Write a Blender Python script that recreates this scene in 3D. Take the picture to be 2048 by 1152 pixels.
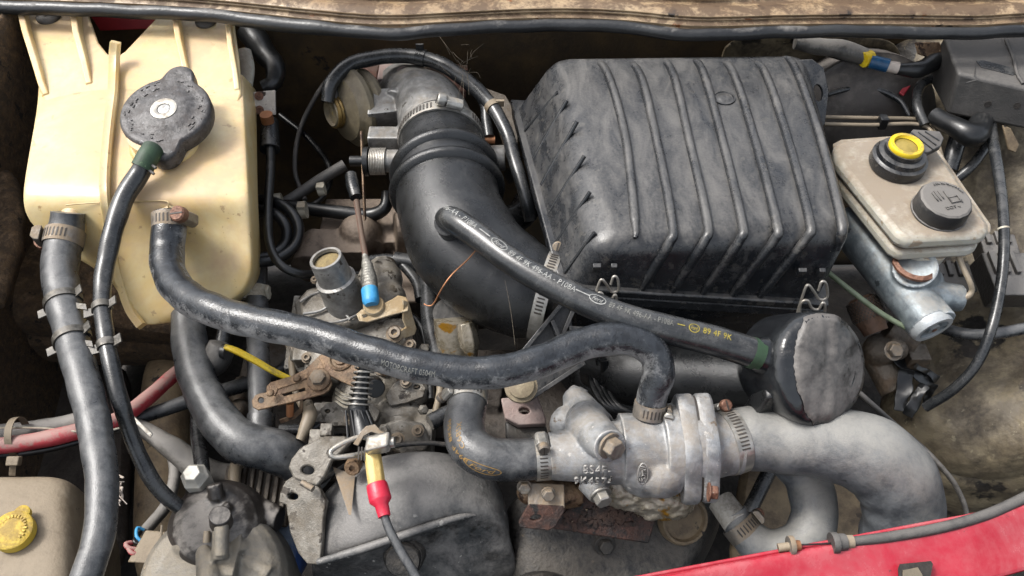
import bpy, bmesh, math, random
from mathutils import Vector, Matrix
from math import radians, sin, cos, tan, pi, hypot
random.seed(7)
for o in list(bpy.data.objects): bpy.data.objects.remove(o)
SC = bpy.context.scene
COL = SC.collection
# ------------------------------------------------------------------ camera
W, H = 2048.0, 1152.0
HF, EL, DIST = radians(62), radians(48), 0.87
F = (W/2)/tan(HF/2)
FW = Vector((0, cos(EL), -sin(EL))); UP = Vector((0, sin(EL), cos(EL))); RT = Vector((1, 0, 0))
CAM = -DIST*FW
cd = bpy.data.cameras.new('camera'); co = bpy.data.objects.new('camera', cd); COL.objects.link(co)
co.location = CAM; co.rotation_euler = FW.to_track_quat('-Z', 'Y').to_euler()
cd.sensor_width = 36; cd.angle = HF; cd.clip_start = 0.01; cd.clip_end = 200
SC.camera = co
# ------------------------------------------------------------------ sky, sun, exposure
SUN_EL, SUN_AZ = radians(56), radians(284)      # azimuth clockwise from +Y : from the left and slightly behind
wd = bpy.data.worlds.new('World'); SC.world = wd; wd.use_nodes = True
nt = wd.node_tree; bg = nt.nodes['Background']
sky = nt.nodes.new('ShaderNodeTexSky'); sky.sky_type = 'NISHITA'; sky.sun_disc = False
sky.sun_elevation = SUN_EL; sky.sun_rotation = SUN_AZ; sky.dust_density = 4.0; sky.air_density = 1.0; sky.ozone_density = 1.0
hs = nt.nodes.new('ShaderNodeHueSaturation'); hs.inputs['Saturation'].default_value = 0.42
tint = nt.nodes.new('ShaderNodeMix'); tint.data_type = 'RGBA'; tint.blend_type = 'MULTIPLY'; tint.inputs[0].default_value = 1
tint.inputs[7].default_value = (1.0, .99, .965, 1)
nt.links.new(sky.outputs[0], hs.inputs['Color']); nt.links.new(hs.outputs[0], tint.inputs[6]); nt.links.new(tint.outputs[2], bg.inputs[0])
bg.inputs[1].default_value = 0.15
sl = bpy.data.lights.new('sun', 'SUN'); so = bpy.data.objects.new('sun', sl); COL.objects.link(so)
sl.energy = 1.5; sl.angle = radians(15); sl.color = (1, .985, .96)
sd = Vector((sin(SUN_AZ)*cos(SUN_EL), cos(SUN_AZ)*cos(SUN_EL), sin(SUN_EL)))
so.rotation_euler = sd.to_track_quat('Z', 'Y').to_euler()
vs = SC.view_settings
vs.view_transform = 'Standard'; vs.look = 'None'; vs.gamma = 1; vs.use_curve_mapping = False; vs.exposure = 1.3
SC.render.engine = 'CYCLES'
SC.cycles.max_bounces = 6; SC.cycles.diffuse_bounces = 3; SC.cycles.glossy_bounces = 3

# ------------------------------------------------------------------ layout helpers
def ray(px, py): return FW + RT*((px-W/2)/F) + UP*(-(py-H/2)/F)
def P(px, py, z):
    r = ray(px, py); return CAM + r*((z-CAM.z)/r.z)
def PL(px, py, p0, n):                     # ray / plane
    r = ray(px, py); n = Vector(n); return CAM + r*((Vector(p0)-CAM).dot(n)/r.dot(n))
def pm(p): return (Vector(p)-CAM).dot(FW)/F    # metres per photo pixel at p
V = Vector
Z = V((0, 0, 1))

# ------------------------------------------------------------------ materials
def srgb(h):
    def f(c): return c/12.92 if c <= .04045 else ((c+.055)/1.055)**2.4
    return tuple(f(int(h[i:i+2], 16)/255) for i in (0, 2, 4))
MATS = {}
def tone(c):                               # picked picture colours -> albedo
    l = .3*c[0]+.6*c[1]+.1*c[2]; u = min(max((l-.04)/.3, 0), 1); k = 1-.30*u*u*(3-2*u)
    return tuple(x*k for x in c)
def M(name, c1, c2, rough=.5, metal=0., sc=40., dust=None, dthr=.5, dsoft=.12, dsc=28., dup=.35, bump=.15, bsc=350., spots=None, sss=0., rvar=.15, spec=.5, streak=0., spots2=None, mid=.5, drough=.72, dstreak=0., edge=None, e0=.515, e1=.56):
    """grimy surface: two mottled base colours, dust that settles in patches on upward faces, specks, fine relief."""
    m = bpy.data.materials.new(name); m.use_nodes = True; MATS[name] = m
    if dust and .6*c1[1]+.3*c1[0]+.1*c1[2] < .05 and max(c1)-min(c1) < .02:     # greyer dust on black and grey parts
        g_ = .3*dust[0]+.6*dust[1]+.1*dust[2]; dust = tuple((g_+(x-g_)*.45)*.9 for x in dust)
    c1, c2 = tone(c1), tone(c2); dust = tone(dust) if dust else None
    if spots: spots = (tone(spots[0]),)+spots[1:]
    if spots2: spots2 = (tone(spots2[0]),)+spots2[1:]
    t = m.node_tree; N = t.nodes; L = t.links
    b = N['Principled BSDF']
    tc = N.new('ShaderNodeTexCoord'); oi = N.new('ShaderNodeObjectInfo')
    ad = N.new('ShaderNodeVectorMath'); ad.operation = 'ADD'
    ml = N.new('ShaderNodeMath'); ml.operation = 'MULTIPLY'; ml.inputs[1].default_value = 7.3
    L.new(oi.outputs['Random'], ml.inputs[0]); L.new(tc.outputs['Object'], ad.inputs[0]); L.new(ml.outputs[0], ad.inputs[1])
    co_ = ad.outputs[0]
    if streak:
        mp = N.new('ShaderNodeMapping'); mp.inputs['Scale'].default_value = (1, 1/streak, 1/streak*1.2); L.new(co_, mp.inputs[0]); sco = mp.outputs[0]
    else: sco = co_
    def noise(scale, det=6, ro=.6, v=None, dist=0):
        n = N.new('ShaderNodeTexNoise'); n.inputs['Scale'].default_value = scale; n.inputs['Detail'].default_value = det
        n.inputs['Roughness'].default_value = ro; n.inputs['Distortion'].default_value = dist; L.new(v or co_, n.inputs['Vector']); return n.outputs[0]
    def ramp(f, a, c):
        r = N.new('ShaderNodeMapRange'); r.inputs[1].default_value = a; r.inputs[2].default_value = c; r.interpolation_type = 'SMOOTHSTEP'
        L.new(f, r.inputs[0]); return r.outputs[0]
    def mix(fac, a, c):
        x = N.new('ShaderNodeMix'); x.data_type = 'RGBA'; L.new(fac, x.inputs[0])
        for s, k in ((a, 6), (c, 7)):
            if isinstance(s, tuple): x.inputs[k].default_value = (*s, 1)
            else: L.new(s, x.inputs[k])
        return x.outputs[2]
    def mth(op, a, c):
        x = N.new('ShaderNodeMath'); x.operation = op
        for i, s in enumerate((a, c)):
            if isinstance(s, (int, float)): x.inputs[i].default_value = s
            else: L.new(s, x.inputs[i])
        return x.outputs[0]
    n1 = noise(sc, 8, .65, sco, .3)
    col = mix(ramp(n1, mid-.14, mid+.14), c1, c2)
    rg = mth('ADD', rough-rvar/2, mth('MULTIPLY', n1, rvar))
    hgt = noise(bsc, 3, .6)
    for sp in (spots, spots2):
        if sp:
            s_ = ramp(noise(sp[1], 5, .6), sp[2], sp[2]+.05); col = mix(s_, col, sp[0])
    mfac = metal
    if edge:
        gp = N.new('ShaderNodeNewGeometry'); col = mix(mth('MULTIPLY', ramp(gp.outputs['Pointiness'], e0, e1), .8), col, tone(edge))  # lightens convex edges: worn metal plus edge highlights put into the colour
    if dust:
        ge = N.new('ShaderNodeNewGeometry'); sx = N.new('ShaderNodeSeparateXYZ'); L.new(ge.outputs['Normal'], sx.inputs[0])
        dv = None
        if dstreak:
            m2 = N.new('ShaderNodeMapping'); m2.inputs['Scale'].default_value = (1, 1/dstreak, 1); L.new(co_, m2.inputs[0]); dv = m2.outputs[0]
        d = mth('ADD', noise(dsc, 9, .68, dv, .6), mth('MULTIPLY', mth('SUBTRACT', sx.outputs[2], .5), dup))
        d = mth('ADD', d, mth('MULTIPLY', mth('SUBTRACT', noise(dsc*9, 3, .6), .5), .28))
        d = ramp(d, dthr-dsoft, dthr+dsoft)
        d = mth('MULTIPLY', d, .92)
        col = mix(d, col, dust)
        rg = mth('ADD', rg, mth('MULTIPLY', mth('SUBTRACT', drough, rg), d))
        if metal: mfac = mth('MULTIPLY', mth('SUBTRACT', 1., d), metal)
    L.new(col, b.inputs['Base Color']); L.new(rg, b.inputs['Roughness'])
    if isinstance(mfac, (int, float)): b.inputs['Metallic'].default_value = mfac
    else: L.new(mfac, b.inputs['Metallic'])
    b.inputs['Specular IOR Level'].default_value = spec
    if sss:
        b.inputs['Subsurface Weight'].default_value = sss; b.inputs['Subsurface Radius'].default_value = (1, .7, .3); b.inputs['Subsurface Scale'].default_value = .008
    if bump:
        bp = N.new('ShaderNodeBump'); bp.inputs['Strength'].default_value = bump; bp.inputs['Distance'].default_value = .0015
        hh = mth('ADD', hgt, mth('MULTIPLY', n1, 1.2)); L.new(hh, bp.inputs['Height']); L.new(bp.outputs[0], b.inputs['Normal'])
    return m
DUST = srgb('8f8474'); TAN = srgb('a08a68'); GREYD = srgb('8b8a86')
M('cream', srgb('e6d4a4'), srgb('dcbc7c'), .30, sc=9, dust=srgb('cdb08c'), dthr=0.6, dsoft=.2, dsc=14, dup=.3, bump=.12, bsc=120, spots=(srgb('6a5430'), 190, .69), spots2=(srgb('b3976a'), 60, .63), sss=.25, drough=.5)
M('cap_metal', srgb('2b2a2a'), srgb('4d4b4b'), .48, .25, sc=150, dust=srgb('43362f'), dthr=.56, dsc=60, dup=.0, bump=.3, bsc=420, spots=(srgb('77777a'), 170, .64), spots2=(srgb('191818'), 110, .60))
M('rubber', srgb('17191b'), srgb('202224'), .24, sc=60, dust=srgb('5d5b57'), dthr=0.72, dsoft=.36, dsc=40, dup=.2, bump=.1, bsc=800, spots=(srgb('9a968e'), 560, .74), drough=0.4)
M('rubber_dusty', srgb('1d1f22'), srgb('2b2e31'), .27, sc=120, dust=srgb('6d6c6a'), dthr=0.6, dsoft=0.34, dsc=60, dup=.3, bump=.2, bsc=800, spots=(srgb('a09c94'), 520, .73), drough=0.42)
M('rubber_grey', srgb('3f4246'), srgb('585b5e'), .38, sc=90, dust=srgb('908e88'), dthr=.58, dsoft=.36, dsc=36, dup=.6, bump=.28, bsc=800, spots=(srgb('2c2f32'), 34, .64), spots2=(srgb('a8a6a0'), 420, .70), drough=.55)
M('rubber_worn', srgb('17191c'), srgb('26292d'), .22, sc=120, dust=srgb('9a9a99'), dthr=0.64, dsoft=.20, dsc=60, dup=-.34, bump=.25, bsc=600, spots=(srgb('b2b0ab'), 420, .72), drough=0.5)
M('plastic', srgb('15171a'), srgb('202225'), .26, sc=60, dust=srgb('625d56'), dthr=0.65, dsoft=.26, dsc=40, dup=.28, bump=.2, bsc=900, spots=(srgb('a39b90'), 420, .70), spots2=(srgb('343331'), 90, .60), drough=0.42, dstreak=3.)
M('plastic_rib', srgb('121416'), srgb('1c1e20'), .24, sc=18, dust=srgb('5d5851'), dthr=.72, dsoft=.2, dsc=30, dup=.3, bump=.2, bsc=700, drough=.5)
M('duct', srgb('121314'), srgb('1d1e1f'), .28, sc=40, dust=srgb('494642'), dthr=0.8, dsoft=.22, dsc=34, dup=.2, bump=.3, bsc=900, spots=(srgb('9b958c'), 520, .71), drough=0.42)
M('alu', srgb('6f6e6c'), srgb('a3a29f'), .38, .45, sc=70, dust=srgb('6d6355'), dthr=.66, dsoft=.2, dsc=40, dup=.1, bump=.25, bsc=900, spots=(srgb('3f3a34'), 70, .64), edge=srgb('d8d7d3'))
M('alu_plain', srgb('6f6e6c'), srgb('a3a29f'), .38, .45, sc=70, dust=srgb('6d6355'), dthr=.66, dsoft=.2, dsc=40, dup=.1, bump=.25, bsc=900, spots=(srgb('3f3a34'), 70, .64))
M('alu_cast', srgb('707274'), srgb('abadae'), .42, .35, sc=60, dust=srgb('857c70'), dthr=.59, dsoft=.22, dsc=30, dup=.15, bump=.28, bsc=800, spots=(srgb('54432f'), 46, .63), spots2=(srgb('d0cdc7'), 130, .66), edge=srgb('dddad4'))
M('alu_flange', srgb('707274'), srgb('abadae'), .42, .35, sc=60, dust=srgb('857c70'), dthr=.59, dsoft=.22, dsc=30, dup=.15, bump=.28, bsc=800, spots=(srgb('54432f'), 46, .63), spots2=(srgb('d0cdc7'), 130, .66))
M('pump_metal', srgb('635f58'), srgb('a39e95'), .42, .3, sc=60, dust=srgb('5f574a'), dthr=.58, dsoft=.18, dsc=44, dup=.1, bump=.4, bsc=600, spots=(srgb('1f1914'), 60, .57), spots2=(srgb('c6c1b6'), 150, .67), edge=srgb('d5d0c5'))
M('pump_plate', srgb('55514a'), srgb('8c877e'), .42, .3, sc=60, dust=srgb('5a5246'), dthr=.58, dsoft=.18, dsc=44, dup=.1, bump=.4, bsc=600, spots=(srgb('1f1914'), 60, .57), spots2=(srgb('c6c1b6'), 150, .67))
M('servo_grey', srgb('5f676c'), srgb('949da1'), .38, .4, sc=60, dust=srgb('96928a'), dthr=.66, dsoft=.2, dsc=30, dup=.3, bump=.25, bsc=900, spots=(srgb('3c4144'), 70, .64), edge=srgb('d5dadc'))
M('zinc', srgb('9d9a93'), srgb('c2bfb8'), .30, .7, sc=60, dust=srgb('7f7566'), dthr=.70, dsoft=.15, dsc=60, bump=.15, bsc=400)
M('zinc_dirty', srgb('77716a'), srgb('9c978f'), .42, .7, sc=60, dust=srgb('7b6a54'), dthr=.56, dsoft=.18, dsc=60, bump=.3, bsc=400)
M('rust', srgb('2a1b15'), srgb('42291f'), .75, 0, sc=70, dust=srgb('1b120e'), dthr=.54, dsc=50, dup=.0, bump=1., bsc=260, spots=(srgb('0d0a08'), 60, .55), spots2=(srgb('65443a'), 160, .64))
M('rust_screw', srgb('55392c'), srgb('7d5a48'), .55, .3, sc=160, bump=.5, bsc=500, spots=(srgb('a08a78'), 220, .64))
M('lever_rust', srgb('4f3c2d'), srgb('7b644c'), .48, .45, sc=60, dust=srgb('6f5d48'), dthr=.62, dsc=40, dup=.15, bump=.8, bsc=330, spots=(srgb('2c1d13'), 70, .58), spots2=(srgb('d8cbb4'), 280, .70))
M('casting_pink', srgb('8a7670'), srgb('a0908a'), .7, .1, sc=50, bump=.5, bsc=300, spots=(srgb('5a443c'), 50, .66))
M('gold', srgb('6a6250'), srgb('8a7f68'), .42, .3, sc=50, dust=srgb('574f42'), dthr=.54, dsoft=.2, dsc=40, bump=.3, bsc=300, spots=(srgb('9a8a58'), 60, .64))
M('brass', srgb('5a4724'), srgb('7a6436'), .4, .5, sc=60, bump=.3, spots=(srgb('4a4234'), 50, .56))
M('oily', srgb('6a6252'), srgb('948d80'), .28, .3, sc=60, bump=.4, bsc=240, spots=(srgb('7d5a18'), 40, .55), spots2=(srgb('b8b2a4'), 90, .66))
M('body_red', srgb('8f1626'), srgb('9e2232'), .20, sc=12, dust=srgb('ad6c6e'), dthr=.76, dsoft=.3, dsc=14, dup=.3, bump=.03, spots=(srgb('33201f'), 110, .70), drough=.42)
M('body_red_dull', srgb('7c1420'), srgb('8c1c28'), .5, sc=20, bump=.1)
M('body_tan', srgb('8a7358'), srgb('b39c7c'), .38, sc=34, dust=srgb('4a3929'), dthr=.60, dsoft=.10, dsc=26, dup=.30, bump=.15, bsc=600, spots=(srgb('1b1510'), 26, .61), spots2=(srgb('74441f'), 40, .63))
M('seal', srgb('17181a'), srgb('232425'), .38, sc=18, dust=srgb('6b645c'), dthr=.74, dsc=20, dup=.3, bump=.3, bsc=200, spots=(srgb('8d857b'), 45, .72))
M('firewall', srgb('3a2e1b'), srgb('4d3c22'), .8, sc=16, dust=srgb('261e14'), dthr=.55, dsoft=.2, dsc=10, dup=.0, bump=.5, bsc=200, spots=(srgb('0f0c09'), 16, .62))  # dirty brown, darkened so the colour carries shade under the scuttle
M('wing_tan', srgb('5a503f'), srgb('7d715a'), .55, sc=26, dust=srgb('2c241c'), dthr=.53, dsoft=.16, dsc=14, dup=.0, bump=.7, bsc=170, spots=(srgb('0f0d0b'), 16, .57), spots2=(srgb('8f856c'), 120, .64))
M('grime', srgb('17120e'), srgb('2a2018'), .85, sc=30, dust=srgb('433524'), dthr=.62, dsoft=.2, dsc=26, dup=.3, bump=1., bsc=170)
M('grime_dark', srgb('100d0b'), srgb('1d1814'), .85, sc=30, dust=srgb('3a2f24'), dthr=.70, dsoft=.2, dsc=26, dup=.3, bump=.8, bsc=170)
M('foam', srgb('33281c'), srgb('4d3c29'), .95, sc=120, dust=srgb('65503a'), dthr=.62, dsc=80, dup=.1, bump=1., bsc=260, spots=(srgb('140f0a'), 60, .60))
M('leg_tan', srgb('5f523f'), srgb('7d6c53'), .7, sc=26, dust=srgb('3a2e23'), dthr=.56, dsoft=.2, dsc=18, dup=.0, bump=.5, bsc=260, spots=(srgb('15110d'), 34, .64))
M('cover_black', srgb('1e2022'), srgb('363839'), .40, sc=34, dust=srgb('77716a'), dthr=0.5, dsoft=.24, dsc=22, dup=.3, bump=.4, bsc=420, spots=(srgb('0e0f0f'), 26, .60), spots2=(srgb('a3a19b'), 110, .65), drough=.58)
M('cover_dark', srgb('0c0c0c'), srgb('191817'), .55, sc=22, dust=srgb('4f4434'), dthr=.58, dsoft=.14, dsc=18, dup=.25, bump=.9, bsc=220, spots=(srgb('75654a'), 80, .70))
M('grey_plastic', srgb('574b3b'), srgb('6d604d'), .62, sc=20, dust=srgb('8a7d6a'), dthr=.54, dsoft=.2, dsc=18, dup=.35, bump=.35, bsc=400, spots=(srgb('2f281f'), 60, .64))
M('dull_plastic', srgb('2b2a29'), srgb('393735'), .5, sc=20, dust=srgb('5d564e'), dthr=.56, dsoft=.2, dsc=16, dup=.4, bump=.3, bsc=500)
M('taped', srgb('131416'), srgb('1d1f21'), .20, sc=30, dust=srgb('4a443e'), dthr=.72, dsoft=.14, dsc=24, dup=.1, bump=.35, bsc=140, drough=.5)
M('reservoir', srgb('cfccc0'), srgb('bdb8a8'), .36, sc=20, dust=srgb('857868'), dthr=.56, dsoft=.22, dsc=24, dup=.5, bump=.14, bsc=200, spots=(srgb('5c4c3c'), 160, .68), spots2=(srgb('a3947f'), 50, .60), sss=.15)
M('yellow', srgb('e3bd12'), srgb('f0d22c'), .45, sc=40, dust=srgb('8f7b3a'), dthr=.68, dsc=40, bump=.15)
M('yellow_old', srgb('c9a72e'), srgb('d9bb48'), .6, sc=60, dust=srgb('8a7238'), dthr=.58, dsc=50, dup=.2, bump=.4, spots=(srgb('4a3a1c'), 120, .68))
M('ferrule', srgb('d9bf7c'), srgb('c9ac66'), .5, sc=50, bump=.3, bsc=260, spots=(srgb('7a6238'), 110, .68))
M('red_plastic', srgb('b01c34'), srgb('c02a40'), .4, sc=40, dust=srgb('8f5a58'), dthr=.78, dsc=40, bump=.15)
M('red_cable', srgb('9c2c34'), srgb('b5464c'), .5, sc=40, dust=srgb('a88880'), dthr=.56, dsc=36, dup=.45, bump=.2)
M('green_band', srgb('182c1a'), srgb('223a24'), .6, sc=60, bump=.2, spots=(srgb('5a7050'), 120, .66))
M('green_wire', srgb('5d6850'), srgb('75806a'), .5, sc=60, bump=.1)
M('blue', srgb('2f87bd'), srgb('4aa0d0'), .5, sc=60, bump=.2)
M('blue_dark', srgb('123a5a'), srgb('1c4a6c'), .35, sc=60, bump=.2)
M('filter_blue', srgb('1c2f55'), srgb('2b4372'), .4, sc=30, dust=srgb('7d8a98'), dthr=.66, dsc=20, bump=.1)
M('white_plastic', srgb('c9c3b2'), srgb('b8b09c'), .5, sc=40, dust=srgb('8f8370'), dthr=.62, dsc=30, bump=.1)
M('tape_white', srgb('b9ab9f'), srgb('cfc3b8'), .6, sc=60, bump=.2)
M('harness', srgb('3b3a38'), srgb('5a5753'), .45, sc=40, dust=srgb('8a8174'), dthr=.52, dsc=30, dup=.4, bump=.5, bsc=120)
M('pipe_tan', srgb('7b705f'), srgb('938673'), .5, sc=30, bump=.2, spots=(srgb('4a3f30'), 60, .66))
M('wrap_silver', srgb('77746d'), srgb('a19e96'), .45, .5, sc=90, bump=.6, bsc=400)
M('wire_steel', srgb('a29c92'), srgb('c2bdb4'), .4, .6, sc=60, bump=.2)
M('black_wire', srgb('0f1011'), srgb('191a1b'), .35, sc=40, dust=srgb('55504a'), dthr=.8, dsc=40, bump=.1)
M('copper', srgb('9a6a4a'), srgb('b07c58'), .45, .6, sc=60, bump=.2)
M('print_white', srgb('b4b4b0'), srgb('8c8c88'), .6, sc=260, bump=0)
M('print_yellow', srgb('a8962c'), srgb('7d7028'), .6, sc=260, bump=0)
M('print_gold', srgb('94743e'), srgb('7a6036'), .6, sc=200, bump=0)
M('print_faint', srgb('54544f'), srgb('7a7a75'), .6, sc=220, bump=0)
M('notch', srgb('2a2622'), srgb('3a342e'), .6, sc=80, bump=0)
M('clip_steel', srgb('3a3833'), srgb('5a564f'), .38, .5, sc=80, dust=srgb('6f675c'), dthr=.66, dsc=60, bump=.2)
M('yellow_dim', srgb('7a6a2c'), srgb('93803c'), .6, sc=90, bump=.2)
M('web', srgb('6d6558'), srgb('5a5042'), .9, sc=80, bump=0)
M('mesh_brown', srgb('4a382c'), srgb('614a3b'), .6, .2, sc=60, bump=.4)
M('wall_brown', srgb('5a3f36'), srgb('6d4d42'), .7, sc=20, dust=srgb('4a3c30'), dthr=.55, dsc=20, bump=.3)
M('gasket', srgb('6d5f42'), srgb('85754f'), .9, sc=200, bump=.5, bsc=600)

# ------------------------------------------------------------------ mesh helpers
class MB:
    def __init__(s): s.v = []; s.f = []
    def add(s, vs, fs):
        o = len(s.v); s.v += [V(x) for x in vs]; s.f += [tuple(i+o for i in f) for f in fs]
    def box(s, c, dx, dy, dz):           # half-axis vectors
        c, dx, dy, dz = V(c), V(dx), V(dy), V(dz)
        vs = [c+a*dx+b*dy+e*dz for e in (-1, 1) for b in (-1, 1) for a in (-1, 1)]
        s.add(vs, [(0,2,3,1),(4,5,7,6),(0,1,5,4),(2,6,7,3),(0,4,6,2),(1,3,7,5)])
    def lathe(s, c, ax, prof, seg=24, ref=None, caps=True):   # prof: (r, h) metres along ax
        c = V(c); ax = V(ax).normalized(); r = V(ref) if ref else (V((1,0,0)) if abs(ax.x) < .9 else V((0,1,0)))
        a = (r-ax*r.dot(ax)).normalized(); b = ax.cross(a)
        vs = [c+ax*h+(a*cos(2*pi*k/seg)+b*sin(2*pi*k/seg))*max(rr, 1e-5) for rr, h in prof for k in range(seg)]
        n = len(prof); fs = [(i*seg+k, i*seg+(k+1)%seg, (i+1)*seg+(k+1)%seg, (i+1)*seg+k) for i in range(n-1) for k in range(seg)]
        if caps: fs += [tuple(range(seg-1, -1, -1)), tuple((n-1)*seg+k for k in range(seg))]
        s.add(vs, fs)
    def rod(s, a, b, r1, r2=None, seg=12):
        a, b = V(a), V(b); s.lathe(a, b-a, [(r1, 0), (r1 if r2 is None else r2, (b-a).length)], seg)
    def ball(s, c, r, sx=1, sy=1, sz=1, seg=14):
        prof = []
        vs = []; fs = []
        for i in range(1, seg):
            th = pi*i/seg
            for k in range(seg): vs.append(V(c)+V((r*sx*sin(th)*cos(2*pi*k/seg), r*sy*sin(th)*sin(2*pi*k/seg), -r*sz*cos(th))))
        n = seg-1; fs = [(i*seg+k, i*seg+(k+1)%seg, (i+1)*seg+(k+1)%seg, (i+1)*seg+k) for i in range(n-1) for k in range(seg)]
        fs += [tuple(range(seg-1, -1, -1)), tuple((n-1)*seg+k for k in range(seg))]
        s.add(vs, fs)
    def frames(s, fr, seg=14, caps=True, prof=None):
        o = []; fs = []
        for (c, t, a, b, r, _) in fr:
            for k in range(seg):
                q = 2*pi*k/seg; rr = r*(prof(q) if prof else 1); o.append(c+(a*cos(q)+b*sin(q))*rr)
        n = len(fr); fs = [(i*seg+k, i*seg+(k+1)%seg, (i+1)*seg+(k+1)%seg, (i+1)*seg+k) for i in range(n-1) for k in range(seg)]
        if caps: fs += [tuple(range(seg-1, -1, -1)), tuple((n-1)*seg+k for k in range(seg))]
        s.add(o, fs)

def obj(name, mb, mat, parent=None, smooth=35, sub=0, bevel=0., bseg=2, remesh=0., relax=0):
    me = bpy.data.meshes.new(name)
    if isinstance(mb, bmesh.types.BMesh):
        bmesh.ops.recalc_face_normals(mb, faces=mb.faces[:]); mb.to_mesh(me); mb.free()
    else:
        me.from_pydata([tuple(v) for v in mb.v], [], mb.f)
        bm = bmesh.new(); bm.from_mesh(me); bmesh.ops.recalc_face_normals(bm, faces=bm.faces[:]); bm.to_mesh(me); bm.free()
    # origin at the base centre of the mesh
    if len(me.vertices):
        xs = [v.co for v in me.vertices]
        lo = V((min(v.x for v in xs), min(v.y for v in xs), min(v.z for v in xs))); hi = V((max(v.x for v in xs), max(v.y for v in xs), max(v.z for v in xs)))
        org = V(((lo.x+hi.x)/2, (lo.y+hi.y)/2, lo.z))
    else: org = V((0,0,0))
    me.transform(Matrix.Translation(-org))
    me.materials.append(MATS[mat] if isinstance(mat, str) else mat)
    me.polygons.foreach_set('use_smooth', [True]*len(me.polygons))
    try: me.set_sharp_from_angle(angle=radians(smooth))
    except Exception: pass
    o = bpy.data.objects.new(name, me); COL.objects.link(o); o.location = org
    if parent is not None:
        o.parent = parent; w = V((0,0,0)); q = parent
        while q is not None: w = w+q.location; q = q.parent
        o.location = org-w
    if bevel:
        m = o.modifiers.new('bevel', 'BEVEL'); m.width = bevel; m.segments = bseg; m.limit_method = 'ANGLE'; m.angle_limit = radians(40); m.harden_normals = False
    if remesh:
        m = o.modifiers.new('fuse', 'REMESH'); m.mode = 'VOXEL'; m.voxel_size = remesh; m.use_smooth_shade = True
        if relax:
            m = o.modifiers.new('relax', 'SMOOTH'); m.iterations = relax; m.factor = .5
    if sub:
        m = o.modifiers.new('sub', 'SUBSURF'); m.levels = sub; m.render_levels = sub
    return o
def tag(o, label=None, cat=None, group=None, kind=None):
    if label: o['label'] = label
    if cat: o['category'] = cat
    if group: o['group'] = group
    if kind: o['kind'] = kind
    return o
def thing(name, label, cat, loc, group=None):
    o = bpy.data.objects.new(name, None); COL.objects.link(o); o.location = V(loc); o.empty_display_size = .02
    return tag(o, label, cat, group)

def frames(pts, n=None, world=False, step=.005):
    """Catmull-Rom sweep frames through (px, py, z, diameter_px) points."""
    q = []
    for p in pts:
        if world: q.append((V(p[:3]), p[3]))
        else:
            w = P(p[0], p[1], p[2]); q.append((w, p[3]*pm(w)/2))
    pos = [a for a, _ in q]; rad = [r for _, r in q]
    ext = [pos[0]*2-pos[1]]+pos+[pos[-1]*2-pos[-2]]
    out = []
    for i in range(len(pos)-1):
        p0, p1, p2, p3 = ext[i:i+4]; L_ = (p2-p1).length; k = n or max(3, int(L_/step))
        for j in range(k):
            t = j/k
            out.append((.5*((2*p1)+(p2-p0)*t+(2*p0-5*p1+4*p2-p3)*t*t+(3*p1-p0-3*p2+p3)*t**3), rad[i]+(rad[i+1]-rad[i])*(t*t*(3-2*t))))
    out.append((pos[-1], rad[-1]))
    fr = []; a = None; s = 0
    for i, (c, r) in enumerate(out):
        t = (out[min(i+1, len(out)-1)][0]-out[max(i-1, 0)][0]).normalized()
        if a is None:
            a = (Z-t*t.z); a = a.normalized() if a.length > .1 else V((1,0,0))
        a = (a-t*a.dot(t)).normalized(); b = t.cross(a)
        if i: s += (c-out[i-1][0]).length
        fr.append((c, t, a, b, r, s))
    return fr
def wobble(fr, amp, seed=0, sc=60):
    rnd = random.Random(seed); ph = [rnd.uniform(0, 6.28) for _ in range(6)]; o = []
    for (c, t, a, b, r, s) in fr:
        d = a*(sin(s*sc+ph[0])+.6*sin(s*sc*2.3+ph[1]))+b*(sin(s*sc*.8+ph[2])+.6*sin(s*sc*1.9+ph[3]))
        o.append((c+d*amp, t, a, b, r*(1+.02*sin(s*sc*3+ph[4])), s))
    return o
def at(fr, t):
    s = t*fr[-1][5]
    for f in fr:
        if f[5] >= s: return f
    return fr[-1]
def hose(name, pts, mat, label=None, cat='hose', group=None, parent=None, seg=20, step=.005, mouth=False, world=False, amp=0):
    fr = frames(pts, world=world, step=step)
    if amp: fr = wobble(fr, amp, len(name)+int(pts[0][0]))
    mb = MB(); mb.frames(fr, seg)
    o = obj(name, mb, mat, parent, 60)
    tag(o, label, cat if label else None, group)
    return o, fr
def bezel(name, mb, *a, **k): return obj(name, mb, *a, **k)

def smoothpoly(poly): return poly
def plate(name, poly, plane, th, mat, parent=None, holes=(), bevel=.0012, sub=0, smooth=40, world=False):
    """extruded outline lying on a plane: plane = z, or (point, normal)."""
    if isinstance(plane, (int, float)): p0, n = V((0, 0, plane)), Z
    else: p0, n = V(plane[0]), V(plane[1]).normalized()
    bm = bmesh.new(); alle = []
    for lp in [poly]+list(holes):
        vs = [bm.verts.new(V(p) if world else PL(p[0], p[1], p0, n)) for p in lp]
        alle += [bm.edges.new((vs[i], vs[(i+1) % len(vs)])) for i in range(len(vs))]
    bmesh.ops.triangle_fill(bm, use_beauty=True, use_dissolve=False, edges=alle)
    if holes:
        pass
    fs = bm.faces[:]
    r = bmesh.ops.extrude_face_region(bm, geom=fs)
    bmesh.ops.translate(bm, verts=[g for g in r['geom'] if isinstance(g, bmesh.types.BMVert)], vec=-n*th)
    bmesh.ops.recalc_face_normals(bm, faces=bm.faces[:])
    bmesh.ops.dissolve_limit(bm, angle_limit=radians(1), verts=bm.verts[:], edges=bm.edges[:])
    return obj(name, bm, mat, parent, smooth, sub, bevel)
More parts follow.
